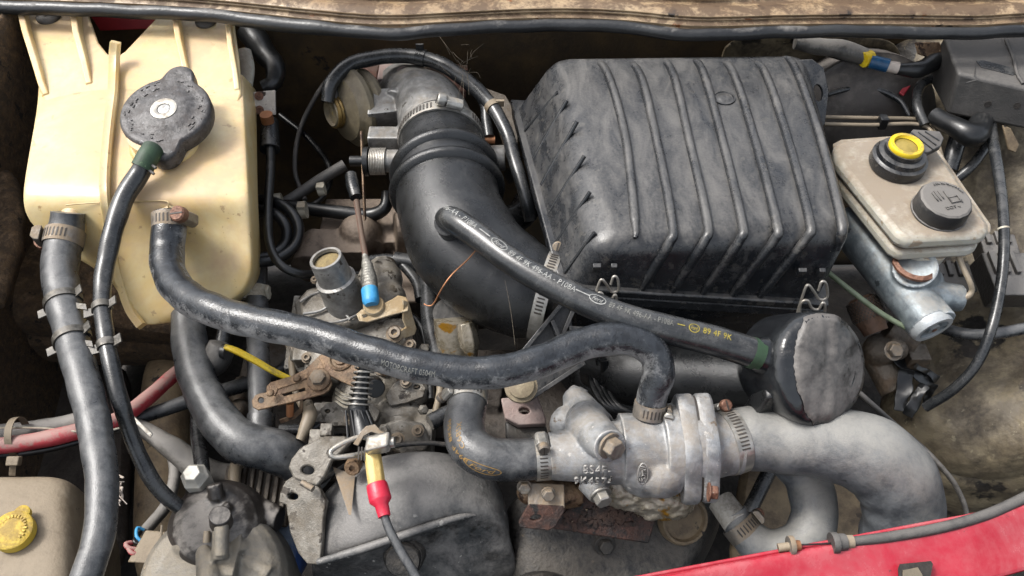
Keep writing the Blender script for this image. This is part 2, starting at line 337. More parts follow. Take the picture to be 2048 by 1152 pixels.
def ell(cx, cy, rx, ry, n=14, rot=0):
    return [(cx+rx*cos(2*pi*k/n)*cos(rot)-ry*sin(2*pi*k/n)*sin(rot), cy+rx*cos(2*pi*k/n)*sin(rot)+ry*sin(2*pi*k/n)*cos(rot)) for k in range(n)]
def sheet(name, rows, mat, parent=None, th=.02, sub=2, direction=None, smooth=60, noise=0., bevel=0., world=False):
    """thick moulded skin through a grid of (px, py, z) points."""
    nr, nc = len(rows), len(rows[0]); d = V(direction) if direction else V((0, 0, -1))
    rnd = random.Random(nr*100+nc)
    top = [[(V(p) if world else P(*p))+V((rnd.uniform(-1, 1), rnd.uniform(-1, 1), rnd.uniform(-1, 1)))*noise for p in r] for r in rows]
    vs = [p for r in top for p in r]+[p+d*th for r in top for p in r]; k = nr*nc
    fs = [(i*nc+j, i*nc+j+1, (i+1)*nc+j+1, (i+1)*nc+j) for i in range(nr-1) for j in range(nc-1)]
    fs += [tuple(reversed([k+x for x in f])) for f in fs]
    bd = [(0, j) for j in range(nc)]+[(i, nc-1) for i in range(1, nr)]+[(nr-1, j) for j in range(nc-2, -1, -1)]+[(i, 0) for i in range(nr-2, 0, -1)]
    ids = [i*nc+j for i, j in bd]
    fs += [(ids[x], ids[(x+1) % len(ids)], k+ids[(x+1) % len(ids)], k+ids[x]) for x in range(len(ids))]
    mb = MB(); mb.add(vs, fs)
    return obj(name, mb, mat, parent, smooth, sub)
def bolt(mb, c, ax, r, h=None, washer=1.35, six=True):
    ax = V(ax).normalized(); c = V(c); h = h or r*.9
    if washer: mb.lathe(c, ax, [(r*washer, 0), (r*washer, r*.22), (r*washer*.95, r*.26)], 18)
    mb.lathe(c+ax*r*.2, ax, [(r, 0), (r, h*.85), (r*.86, h)], 6 if six else 16)
def hexbolt(name, px, py, z, dpx, mat='zinc_dirty', ax=(0, -.25, 1), parent=None, label=None, group=None, hgt=None):
    c = P(px, py, z); r = dpx*pm(c)/2; mb = MB(); bolt(mb, c, ax, r, hgt and hgt*pm(c))
    o = obj(name, mb, mat, parent, 30, bevel=r*.08); tag(o, label, 'bolt' if label else None, group); return o
def toward(fr, d):
    """angle of direction d around a sweep frame"""
    c, t, a, b, r, s = fr; d = V(d); return math.atan2(d.dot(b), d.dot(a))
TOCAM = (-FW).normalized()
def clamp(label, fr, t, wpx, screw=(0, 0, 1), mat='zinc_dirty', smat='zinc_dirty', parent=None, group='worm drive hose clamps', off=.55, k=1.0, name='hose_clamp'):
    """worm drive clamp round a hose at fraction t of its length."""
    f = at(fr, t); c, tt, a, b, r, s = f; px = pm(c); w = wpx*px/2; R = r*1.03
    T = thing(name, label, 'hose clamp', c, group)
    th = max(.0009, .05*r)
    mb = MB(); mb.lathe(c, tt, [(R, -w), (R+th, -w), (R+th*1.15, -w*.6), (R+th*1.15, w*.6), (R+th, w), (R, w), (R, -w)], 40, ref=a, caps=False)
    obj('band', mb, mat, T, 40)
    q0 = toward(f, screw); qc = toward(f, TOCAM)
    # notches either side of the screw
    mb = MB(); n = max(6, int(2*pi*R/(7.0*px)))
    for j in range(n):
        q = 2*pi*j/n; dq = abs((q-q0+pi) % (2*pi)-pi)
        if dq < .45 or dq > 1.9: continue
        e = a*cos(q)+b*sin(q); g = tt.cross(e)
        mb.box(c+e*(R+th*1.2), g*px*1.5+tt*px*.8, tt*w*.55, e*th*.25)
    if mb.v: tag(obj('slots', mb, 'notch', T, 40), kind='stuff')
    e = a*cos(q0)+b*sin(q0); g = tt.cross(e)
    hc = c+e*(R+th+5.0*px*k); 
    mb = MB(); hl = 13*px*k
    prof = [(-1, -.6), (-1, .2), (-.6, .9), (.6, .9), (1, .2), (1, -.6)]
    vs = []; 
    for sgn in (-1, 1):
        for (x, y) in prof: vs.append(hc+tt*(x*w*.95)+e*(y*7*px*k)+g*(sgn*hl))
    fs = [(i, (i+1) % 6, 6+(i+1) % 6, 6+i) for i in range(6)]+[tuple(range(5, -1, -1)), tuple(range(6, 12))]
    mb.add(vs, fs); obj('screw_housing', mb, mat, T, 40, bevel=px*1.2)
    mb = MB(); sc = hc+g*hl+e*px
    mb.lathe(sc, g, [(5*px*k, 0), (5*px*k, 4*px), (10*px*k, 4*px), (10.5*px*k, 6*px), (10*px*k, 13*px*k), (8*px*k, 15*px*k)], 12)
    so_ = obj('screw', mb, smat, T, 40)
    mb = MB(); mb.box(sc+g*15.2*px*k, e*8*px*k, tt*1.4*px, g*.7*px); obj('screw_slot', mb, 'notch', so_)
    return T
def text_mesh(s, size=1., shear=0., space=1.):
    cu = bpy.data.curves.new('lettering', 'FONT'); cu.body = s; cu.size = size; cu.shear = shear; cu.space_character = space; cu.resolution_u = 3
    ob = bpy.data.objects.new('lettering', cu); COL.objects.link(ob)
    dg = bpy.context.evaluated_depsgraph_get(); me = bpy.data.meshes.new_from_object(ob.evaluated_get(dg))
    vs = [v.co.copy() for v in me.vertices]; fs = [tuple(p.vertices) for p in me.polygons]
    bpy.data.objects.remove(ob); bpy.data.meshes.remove(me)
    return vs, fs
def oval(w, h, n=28, th=.1):
    vs = []; 
    for k in range(n):
        q = 2*pi*k/n; vs.append(V((w/2*cos(q), h/2*sin(q), 0))); vs.append(V(((w/2-th)*cos(q), (h/2-th)*sin(q), 0)))
    return vs, [(2*k, 2*((k+1) % n), 2*((k+1) % n)+1, 2*k+1) for k in range(n)]
def wrap(mb, fr, s0, vs, fs, ang, lift=.0004, flip=1, yoff=0):
    """bend flat lettering round a sweep: x runs along the hose, y round it."""
    out = []
    L_ = fr[-1][5]
    for v in vs:
        s = min(max(s0+v.x*flip, 0), L_*.999); 
        lo, hi = 0, len(fr)-1
        while hi-lo > 1:
            m = (lo+hi)//2
            if fr[m][5] <= s: lo = m
            else: hi = m
        A, B = fr[lo], fr[hi]; u = (s-A[5])/max(B[5]-A[5], 1e-9)
        c = A[0].lerp(B[0], u); t = A[1].lerp(B[1], u).normalized(); r = A[4]+(B[4]-A[4])*u
        nrm = V(ang); nrm = (nrm-t*nrm.dot(t)).normalized(); bi = nrm.cross(t)
        q = (v.y+yoff)*flip/r
        out.append(c+(nrm*cos(q)+bi*sin(q))*(r+lift))
    mb.add(out, fs)
# ================================================================== THE SETTING
def S(o): return tag(o, kind='structure')
def grid(x0, x1, y0, y1, z, n=8): return [[(x0+(x1-x0)*i/n, y0+(y1-y0)*j/n, z) for i in range(n+1)] for j in range(n+1)]
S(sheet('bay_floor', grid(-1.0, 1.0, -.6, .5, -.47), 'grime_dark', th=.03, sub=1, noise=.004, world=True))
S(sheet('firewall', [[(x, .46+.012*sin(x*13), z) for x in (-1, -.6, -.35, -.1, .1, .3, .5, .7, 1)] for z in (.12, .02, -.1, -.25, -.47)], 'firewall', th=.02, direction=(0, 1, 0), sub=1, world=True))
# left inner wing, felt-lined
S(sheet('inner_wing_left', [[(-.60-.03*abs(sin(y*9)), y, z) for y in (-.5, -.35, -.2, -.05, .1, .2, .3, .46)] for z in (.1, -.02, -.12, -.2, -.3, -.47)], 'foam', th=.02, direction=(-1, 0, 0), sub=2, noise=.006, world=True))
# insulated bulkhead behind the tank, lower part
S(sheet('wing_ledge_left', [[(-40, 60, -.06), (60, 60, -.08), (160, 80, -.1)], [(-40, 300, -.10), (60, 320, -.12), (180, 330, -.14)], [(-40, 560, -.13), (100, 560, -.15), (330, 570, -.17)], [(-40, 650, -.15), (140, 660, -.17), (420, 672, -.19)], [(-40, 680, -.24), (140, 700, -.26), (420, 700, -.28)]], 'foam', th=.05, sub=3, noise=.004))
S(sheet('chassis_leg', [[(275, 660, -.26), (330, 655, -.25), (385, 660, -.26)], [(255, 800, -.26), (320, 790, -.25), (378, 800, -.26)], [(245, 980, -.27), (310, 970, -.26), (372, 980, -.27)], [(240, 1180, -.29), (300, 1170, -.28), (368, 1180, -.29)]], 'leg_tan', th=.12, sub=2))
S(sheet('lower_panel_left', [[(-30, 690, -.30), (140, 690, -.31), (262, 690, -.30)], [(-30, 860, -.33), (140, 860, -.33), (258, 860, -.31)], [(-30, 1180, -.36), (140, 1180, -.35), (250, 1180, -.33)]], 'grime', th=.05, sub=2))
# right inner wing: strut tower and wheel arch, tan paint under dirt
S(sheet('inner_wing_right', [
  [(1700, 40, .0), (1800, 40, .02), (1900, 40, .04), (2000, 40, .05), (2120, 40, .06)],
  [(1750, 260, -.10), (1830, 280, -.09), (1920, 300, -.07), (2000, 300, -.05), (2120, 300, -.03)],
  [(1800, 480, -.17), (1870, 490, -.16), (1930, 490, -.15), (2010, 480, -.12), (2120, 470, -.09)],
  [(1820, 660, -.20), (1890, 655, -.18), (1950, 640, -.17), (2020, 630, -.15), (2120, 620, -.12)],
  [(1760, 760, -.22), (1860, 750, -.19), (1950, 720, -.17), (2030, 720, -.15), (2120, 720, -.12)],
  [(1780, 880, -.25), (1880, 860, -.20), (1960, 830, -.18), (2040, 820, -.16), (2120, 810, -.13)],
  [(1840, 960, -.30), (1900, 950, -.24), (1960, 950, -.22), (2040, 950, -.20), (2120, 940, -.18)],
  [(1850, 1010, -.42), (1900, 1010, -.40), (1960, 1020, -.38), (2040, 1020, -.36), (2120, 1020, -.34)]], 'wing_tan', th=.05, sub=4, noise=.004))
ct = bpy.data.textures.new('lumps', 'CLOUDS'); ct.noise_scale = .045; ct.noise_depth = 3
dm = bpy.data.objects['inner_wing_right'].modifiers.new('lumps', 'DISPLACE'); dm.texture = ct; dm.strength = .010; dm.texture_coords = 'LOCAL'
for nm in ('wing_ledge_left', 'lower_panel_left'):
    dm = bpy.data.objects[nm].modifiers.new('lumps', 'DISPLACE'); dm.texture = ct; dm.strength = .008
S(sheet('lower_panel_right', [[(1480, 880, -.33), (1620, 860, -.34), (1760, 840, -.33), (1900, 840, -.33)], [(1470, 1000, -.33), (1600, 1000, -.34), (1740, 980, -.35), (1900, 980, -.36)], [(1440, 1180, -.34), (1580, 1160, -.36), (1740, 1150, -.38), (1900, 1150, -.38)]], 'leg_tan', th=.04, sub=2, noise=.002))
# yellow sound-deadened bulkhead, upper right
S(sheet('bulkhead_panel', [[(1440, 60, .05), (1560, 60, .05), (1680, 60, .05), (1800, 60, .05)], [(1440, 120, .0), (1560, 120, .0), (1680, 115, .0), (1820, 110, .0)], [(1440, 190, -.05), (1560, 190, -.05), (1680, 185, -.05), (1800, 180, -.05)], [(1440, 300, -.12), (1560, 300, -.12), (1680, 300, -.12), (1780, 300, -.12)]], 'wing_tan', th=.02, sub=2))

# scuttle panel with its folds along the top of the photograph
cols = [-80, 150, 400, 600, 700, 780, 850, 950, 1100, 1250, 1350, 1440, 1560, 1800, 1950, 2010, 2130]
seal_c = [12, 19, 30, 53, 63, 67, 63, 57, 50, 55, 68, 70, 64, 64, 68, 64, 54]
edge = [v-12 for v in seal_c]
def sc_row(f, z, wig=0):
    return [(x, e*1.0+f, z+wig*sin(x*.011+f)) for x, e in zip(cols, edge)]
rows = [sc_row(-2, .098), sc_row(-5, .1005), sc_row(-7, .101), sc_row(-20, .104, .0006), sc_row(-22, .109, .0006), sc_row(-24, .1105, .0006), sc_row(-44, .114, .0015), sc_row(-46, .110, .0015), sc_row(-49, .109, .0015), sc_row(-60, .112, .002), sc_row(-63, .118, .002), sc_row(-90, .128), sc_row(-150, .16)]
S(sheet('scuttle_panel', rows, 'body_tan', th=.004, sub=2))
fr = frames([(x, e, .096, 27 if x < 500 else (30 if x < 680 else 25)) for x, e in zip(cols, seal_c)], step=.006)
fr = wobble(fr, .0006, 3, 40)
mb = MB(); mb.frames(fr, 16)
sl_ = obj('scuttle_seal', mb, 'seal', None, 60); tag(sl_, 'long black rubber seal running along the scuttle edge at the top', 'seal')
# red front panel, lower right
def fp(x, dy, z): 
    y = 1152-(x-1300)*.187 if x < 1950 else 1152-(1950-1300)*.187-(x-1950)*.28
    return (x, y+dy, z)
xs = [1180, 1300, 1420, 1540, 1660, 1780, 1870, 1950, 2010, 2080, 2150]
frow = []
for dy, dz in ((4, -.03), (0, -.004), (5, .0), (14, .001), (45, -.004), (80, -.010), (140, -.016)):
    frow.append([fp(x, dy, .02+dz) for x in xs])
fpz = sheet('front_panel', frow, 'body_red', th=.004, sub=2); S(fpz)
mb = MB(); fr = frames([fp(x, -1, .014)+(9,) for x in xs], step=.01); mb.frames(fr, 10); obj('panel_lip', mb, 'body_red', fpz, 60)
# dark hole with a bent bracket in the panel
c = [(1797, 1136), (1800, 1128), (1862, 1122), (1866, 1128), (1862, 1150), (1850, 1175), (1800, 1185)]
plate('panel_opening', c, .0165, .0016, 'grime_dark', fpz, bevel=0)
plate('panel_bracket', [(1806, 1140), (1836, 1134), (1846, 1150), (1840, 1180), (1806, 1185)], .0178, .0012, 'gold', fpz, bevel=.0004)

# ================================================================== COOLANT TANK
M('cream_edge', srgb('b59a68'), srgb('cdb482'), .5, sc=40, bump=.1)
def tank():
    T = thing('coolant_tank', 'large cream plastic coolant expansion tank at the left rear', 'coolant tank', P(270, 640, -.05))
    rows = [
     [(76, 150, .050), (150, 146, .053), (225, 146, .054), (300, 146, .054), (400, 146, .053), (484, 150, .050)],
     [(74, 176, .052), (150, 172, .056), (225, 172, .057), (300, 172, .057), (400, 172, .056), (486, 172, .052)],
     [(72, 215, .056), (150, 212, .060), (225, 210, .061), (300, 210, .061), (400, 210, .060), (488, 212, .056)],
     [(56, 300, .055), (140, 300, .060), (222, 300, .061), (300, 300, .061), (400, 300, .060), (492, 300, .055)],
     [(44, 370, .053), (140, 378, .058), (215, 380, .059), (300, 380, .059), (400, 378, .058), (496, 375, .053)],
     [(42, 402, .046), (140, 410, .048), (216, 412, .049), (300, 412, .049), (400, 410, .048), (498, 405, .046)],
     [(50, 440, .026), (150, 455, .022), (222, 460, .023), (300, 460, .023), (400, 450, .022), (500, 445, .026)],
     [(100, 486, .004), (160, 500, -.002), (226, 510, .0), (300, 512, .0), (400, 505, -.002), (503, 500, .004)],
     [(160, 520, -.016), (190, 535, -.02), (234, 555, -.022), (310, 560, -.022), (405, 552, -.020), (504, 548, -.014)],
     [(222, 556, -.034), (236, 570, -.036), (256, 600, -.040), (320, 606, -.042), (410, 598, -.040), (486, 588, -.034)],
     [(246, 604, -.050), (256, 615, -.052), (274, 632, -.054), (324, 634, -.054), (380, 628, -.052), (440, 612, -.048)],
     [(262, 632, -.060), (272, 640, -.061), (288, 650, -.062), (326, 646, -.062), (370, 638, -.060), (400, 628, -.058)]]
    # support columns next to the sides keep the moulded edges crisp
    R2 = []
    for r in rows:
        def mixp(a, b, t): return tuple(a[k]+(b[k]-a[k])*t for k in range(3))
        R2.append([r[0], mixp(r[0], r[1], .12)]+list(r[1:5])+[mixp(r[5], r[4], .12), r[5]])
    rows = R2; nc = 8
    rows = [[(x, y-3, z) for x, y, z in rows[0]]]+rows+[[(x, y+1.5, z-.001) for x, y, z in rows[-1]]]; nr = len(rows)
    front = [[P(*p) for p in r] for r in rows]
    def ring(g): return [g[0][j] for j in range(nc)]+[g[i][nc-1] for i in range(1, nr)]+[g[nr-1][j] for j in range(nc-2, -1, -1)]+[g[i][0] for i in range(nr-2, 0, -1)]
    def push(dy, dz, k): 
        cx = P(290, 300, .05).x
        return [[V((cx+(q.x-cx)*k, q.y+dy, q.z+dz)) for q in r] for r in front]
    back = push(.07, -.075, .86); m1 = push(.006, -.008, .997)
    vs = [p for r in front for p in r]; k0 = len(vs); rg = ring(m1); vs += rg; k1 = len(vs); vs += [p for r in back for p in r]
    idx = [[i*nc+j for j in range(nc)] for i in range(nr)]; fi = ring(idx); bi = [k1+x for x in fi]; mi = [k0+x for x in range(len(rg))]; n_ = len(fi)
    fs = [(i*nc+j, i*nc+j+1, (i+1)*nc+j+1, (i+1)*nc+j) for i in range(nr-1) for j in range(nc-1)]
    fs += [tuple(reversed([k1+x for x in f])) for f in fs]
    fs += [(fi[x], fi[(x+1) % n_], mi[(x+1) % n_], mi[x]) for x in range(n_)]+[(mi[x], mi[(x+1) % n_], bi[(x+1) % n_], bi[x]) for x in range(n_)]
    mb = MB(); mb.add(vs, fs); obj('tank_body', mb, 'cream', T, 60, sub=2)
    # mounting flanges left and right of the V notch
    pl = (P(270, 175, .058), (0, -.12, 1))
    plate('mounting_flange', [(38, 24), (150, 22), (176, 28), (196, 84), (212, 104), (222, 112), (226, 225), (100, 225), (82, 186), (76, 168)], pl, .006, 'cream', T, bevel=.002)
    plate('mounting_flange', [(466, 34), (360, 30), (312, 36), (250, 102), (238, 110), (224, 112), (222, 225), (470, 225), (482, 186), (478, 120)], pl, .006, 'cream', T, bevel=.002)
    n = V(pl[1]).normalized()
    def rib(pts, w, h, taper=True):
        mb = MB(); L_ = len(pts); vs = []
        for i, (x, y) in enumerate(pts):
            c = PL(x, y, *pl); q = pm(c); hh = h*q*(1-(i/(L_-1))**2*.9 if taper else 1); ww = w*q/2
            d = (PL(*pts[min(i+1, L_-1)], *pl)-PL(*pts[max(i-1, 0)], *pl)).normalized(); sd_ = d.cross(n).normalized()
            vs += [c-n*.003-sd_*ww, c+n*hh-sd_*ww*.7, c+n*hh+sd_*ww*.7, c-n*.003+sd_*ww]
        fs = [(4*i+a, 4*i+(a+1) % 4, 4*i+4+(a+1) % 4, 4*i+4+a) for i in range(L_-1) for a in range(4)]+[(3, 2, 1, 0), tuple(4*(L_-1)+a for a in range(4))]
        mb.add(vs, fs); return obj('rib', mb, 'cream', T, 40, bevel=.0015, bseg=3)
    rib([(46, 20), (60, 80), (78, 140), (86, 172), (92, 190)], 17, 24)
    rib([(154, 26), (160, 80), (172, 130), (178, 168)], 17, 26)
    rib([(354, 32), (362, 90), (370, 130), (376, 160)], 16, 24)
    rib([(458, 36), (464, 100), (472, 150), (474, 180)], 14, 20)
    # moulding seam running down the middle
    seam = [(231, 84, .09), (229, 110, .077), (228, 150, .066), (226, 190, .066), (220, 240, .067), (214, 300, .066), (210, 360, .064), (211, 396, .057), (216, 430, .040), (222, 470, .018), (232, 520, -.008), (246, 575, -.034), (262, 620, -.052), (284, 652, -.060)]
    mb = MB(); fr = frames([(x, y, z, 20) for x, y, z in seam], step=.004); mb.frames(fr, 10, prof=lambda q: 1+.25*cos(4*q)); obj('seam', mb, 'cream', T, 60)
    # moulded label panel between the two outlets, and the filler neck
    def zt(y):
        k = [(378, .058), (410, .048), (455, .022), (500, -.002)]
        for (y0, z0), (y1, z1) in zip(k, k[1:]):
            if y <= y1: return z0+(z1-z0)*(y-y0)/(y1-y0)
        return -.002
    for ln in ([(132, 410), (180, 406), (214, 404)], [(222, 404), (280, 403), (330, 402), (337, 410), (336, 430)], [(336, 456), (290, 464), (240, 468), (206, 466)]):
        mb = MB(); mb.frames(frames([(x, y, zt(y)+.0012, 3.2) for x, y in ln], step=.004), 6); obj('moulded_line', mb, 'cream_edge', T, 60)
    c = P(328, 288, .064); q = pm(c); ax = V((0, -.18, 1))
    mb = MB(); mb.lathe(c-ax*.008, ax, [(66*q, 0), (66*q, .010), (62*q, .012), (58*q, .013), (58*q, .030)], 40); obj('filler_neck', mb, 'cream', T, 50)
    for (x, y, dia) in ((98, 34, 46), (412, 44, 40)):
        c = PL(x, y, *pl); r = dia/2*pm(c); mb = MB(); mb.lathe(c, n, [(r*1.05, -.002), (r*1.05, .002), (r*.95, .004), (r*.5, .0065), (.0, .007)], 24)
        sc = obj('screw', mb, 'dull_plastic', T, 50)
        mb = MB(); s_ = n.cross(V((1, 0, 0))).normalized(); mb.box(c+n*.0068, V((r*.5, 0, 0)), s_*r*.12, n*.0007); mb.box(c+n*.0068, V((r*.12, 0, 0)), s_*r*.5, n*.0008); obj('screw_slot', mb, 'notch', sc)
    # outlet spigots
    for (x, y, z, dx) in ((138, 440, .035, 62), (338, 430, .04, 58)):
        c = P(x, y, z); mb = MB(); mb.rod(c+V((0, .012, -.006)), c+V((0, -.012, -.010)), dx*pm(c)/2*.9, seg=24); obj('spigot', mb, 'cream', T, 50)
    return T
tank()
def radiator_cap():
    c = P(330, 222, .094); q = pm(c); ax = V((0, -.22, 1)).normalized(); X = V((1, 0, 0)); Y = ax.cross(X)
    T = thing('pressure_cap', 'mottled grey metal pressure cap with two lugs on the cream tank', 'cap', c-ax*.01)
    n = 120; R = 90*q; prof = []
    for k in range(n):
        a = 2*pi*k/n; r = R
        for c0 in (pi/2-.10, -pi/2+.16):
            d = (a-c0+pi) % (2*pi)-pi; cc, rc = 1.05*R, .34*R
            if abs(cc*sin(d)) < rc: r = max(r, cc*cos(d)+math.sqrt(rc*rc-(cc*sin(d))**2))
        prof.append((a, r))
    for _ in range(2): prof = [(prof[k][0], (prof[k-1][1]+2*prof[k][1]+prof[(k+1) % n][1])/4) for k in range(n)]
    def ring(sc, h): return [c+ax*h+(X*cos(a)+Y*sin(a))*r*sc for a, r in prof]
    lev = [(.90, -.019), (.985, -.018), (1.0, -.015), (1.0, -.003), (.975, .0), (.93, .0012), (.82, .0006), (.72, .0004)]
    vs = []; 
    for s_, h in lev: vs += ring(s_, h)
    fs = [(i*n+k, i*n+(k+1) % n, (i+1)*n+(k+1) % n, (i+1)*n+k) for i in range(len(lev)-1) for k in range(n)]
    # circular centre
    for R2, h in ((.62, .0008), (.57, .002), (.42, .0034), (.30, .0036)):
        base = len(vs); vs += [c+ax*h+(X*cos(a)+Y*sin(a))*R*R2 for a, r in prof]; fs += [(base-n+k, base-n+(k+1) % n, base+(k+1) % n, base+k) for k in range(n)]
    fs += [tuple(len(vs)-n+k for k in range(n))]; fs += [tuple(range(n-1, -1, -1))]
    mb = MB(); mb.add(vs, fs); obj('cap_shell', mb, 'cap_metal', T, 40)
    mb = MB(); mb.lathe(c+ax*.003, ax, [(R*.30, 0), (R*.29, .0014), (R*.22, .0018), (R*.15, .0012), (R*.14, .0)], 32, caps=False); obj('rivet_ring', mb, 'zinc', T, 50)
    mb = MB(); mb.lathe(c+ax*.003, ax, [(R*.15, 0), (R*.13, .0006), (.0, .001)], 24); obj('rivet', mb, 'alu', T, 50)
    # stamped marks round the rim
    mb = MB(); rnd = random.Random(2)
    for k in range(46):
        a = rnd.uniform(0, 6.28); r = R*rnd.uniform(.68, .9); p = c+ax*.0012+(X*cos(a)+Y*sin(a))*r; t = (X*-sin(a)+Y*cos(a)); e = X*cos(a)+Y*sin(a)
        mb.box(p, t*rnd.uniform(1.5, 4.5)*q, e*1.3*q, ax*.0004)
    tag(obj('stamped_marks', mb, 'cap_metal', T, 40), kind='stuff')
radiator_cap()
# ================================================================== AIRBOX
def airbox():
    TF, TB = .070, .072
    BL, BR, FR_, FL = P(1106, 104, TB), P(1614, 98, TB), P(1722, 458, TF), P(1200, 484, TF)
    rz = -.042
    rBL, rBR, rFR, rFL = P(1035, 212, rz), P(1690, 180, rz), P(1642, 603, rz), P(1126, 566, rz)
    e_ = (FR_-FL).normalized(); nfr = e_.cross(V((0, -.16, -1))).normalized(); nfr = nfr if nfr.y < 0 else -nfr
    rFL, rFR = PL(1130, 572, FL, nfr), PL(1644, 606, FL, nfr); print('RIM', rFL, rFR, FL, FR_)
    nl_ = (FL-BL).cross(rFL-BL).normalized(); rBL = PL(1030, 208, BL, nl_)
    rBR.y = BR.y+.012; rBR.x = BR.x+.02
    T = thing('air_filter_box', 'large ribbed black plastic air filter box with dusty lid', 'air filter box', (rBL+rFR)/2-V((0, 0, .02)))
    bm = bmesh.new()
    q = [bm.verts.new(v) for v in (rBL, rBR, rFR, rFL, BL, BR, FR_, FL)]
    for f in ((3, 2, 1, 0), (4, 5, 6, 7), (0, 1, 5, 4), (1, 2, 6, 5), (2, 3, 7, 6), (3, 0, 4, 7)): bm.faces.new([q[i] for i in f])
    ed = [e for e in bm.edges if not all(v in q[:4] for v in e.verts)]
    bmesh.ops.bevel(bm, geom=ed, offset=.022, segments=8, profile=.5, affect='EDGES', clamp_overlap=True)
    lid = obj('lid', bm, 'plastic', T, 50)
    ntop = (BR-BL).cross(FL-BL).normalized(); ntop = ntop if ntop.z > 0 else -ntop
    nlf = (FL-BL).cross(rBL-BL).normalized(); nlf = nlf if nlf.x < 0 else -nlf
    ribs = [[(1184, 116), (1213, 145), (1250, 273), (1270, 450), (1269, 478)], [(1250, 116), (1279, 149), (1308, 259), (1344, 445)], [(1315, 116), (1344, 145), (1381, 295), (1414, 445)],
            [(1377, 115), (1403, 140), (1443, 277), (1483, 445)], [(1436, 115), (1465, 146), (1508, 277), (1552, 445)], [(1501, 113), (1530, 149), (1574, 277), (1618, 442)], [(1556, 113), (1585, 130), (1636, 266), (1680, 438)]]
    bots = [None, [(1338, 485), (1275, 592)], [(1408, 482), (1335, 596)], [(1478, 480), (1394, 600)], [(1548, 478), (1452, 603)], [(1612, 475), (1508, 605)], [(1681, 470), (1675, 500)]]
    for i, (r, b) in enumerate(zip(ribs, bots)):
        pts = []
        for j, (x, y) in enumerate(r):
            c = PL(x, y, BL, ntop)+ntop*.0012
            if j == 0: c = c-ntop*.010+V((0, .004, 0))
            pts.append(c)
        if b:
            a0 = PL(*b[0], FL, nfr); a1 = PL(*b[1], FL, nfr)
            pts += [a0+nfr*.0012, a0.lerp(a1, .5)+nfr*.0012, a1+nfr*.0012]
        q_ = pm(pts[2])
        fr = frames([(*c, 9.0*q_) for c in pts], world=True, step=.004)
        mb = MB(); seg = 10
        for k, f in enumerate(fr):                      # taper the ends into the lid
            e = min(k, len(fr)-1-k)/6; 
            if e < 1: fr[k] = f[:4]+(f[4]*(.35+.65*e), f[5])
        mb.frames(fr, 14); obj('rib', mb, 'plastic', T, 60)
    left = [[(1132, 160), (1050, 262)], [(1150, 165), (1067, 317)], [(1172, 204), (1082, 370)], [(1186, 277), (1097, 426)], [(1196, 353), (1112, 485)], [(1204, 440), (1128, 545)]]
    for (a, b) in left:
        A, B = PL(*a, BL, nlf)-nlf*.0006, PL(*b, BL, nlf)-nlf*.0006; q_ = pm(A); A = A.lerp(B, .22)-nlf*.0014
        fr = frames([(*A.lerp(B, t), 4.4*q_) for t in (0, .3, .7, 1)], world=True, step=.006)
        mb = MB(); mb.frames(fr, 8); obj('rib', mb, 'plastic_rib', T, 60)
    # rim flange of the lid and the lower half of the box
    def off(k, dz): 
        c = (rBL+rBR+rFR+rFL)/4; r = []
        for v in (rBL, rBR, rFR, rFL): d = (v-c); d.z = 0; r.append(v+d.normalized()*k+V((0, 0, dz)))
        return r
    def slab(name, a, b, mat, bev=.003):
        bm = bmesh.new(); v = [bm.verts.new(x) for x in a+b]
        for f in ((0, 1, 2, 3), (7, 6, 5, 4), (0, 4, 5, 1), (1, 5, 6, 2), (2, 6, 7, 3), (3, 7, 4, 0)): bm.faces.new([v[i] for i in f])
        return obj(name, bm, mat, T, 40, bevel=bev, bseg=2)
    slab('rim_flange', off(.008, .004), off(.008, -.005), 'plastic', .002)
    slab('lower_rim', off(.006, -.007), off(.006, -.020), 'plastic', .002)
    slab('lower_box', off(-.004, -.020), off(-.03, -.13), 'plastic', .006)
    # rivet on the lid
    c = PL(1448, 197, BL, ntop); q_ = pm(c); mb = MB()
    mb.lathe(c, ntop, [(23*q_, 0), (22*q_, .0016), (19*q_, .002), (18*q_, .0008), (15*q_, .0008), (13*q_, .0018), (5*q_, .0022), (0, .0024)], 28); obj('lid_boss', mb, 'plastic', T, 50)
    # lug with a hole, right rear
    pl = (P(1630, 170, .045), (.15, -.75, .6))
    plate('mounting_lug', [(1588, 120), (1625, 118), (1648, 135), (1658, 180), (1650, 250), (1640, 262), (1620, 220)], pl, .005, 'plastic', T, holes=[ell(1637, 186, 9, 17, 12, -.15)], bevel=.0012)
    return T, (FL, nfr, rFL, rFR, rz)
AB, (AFL, ANF, ArFL, ArFR, Arz) = airbox()
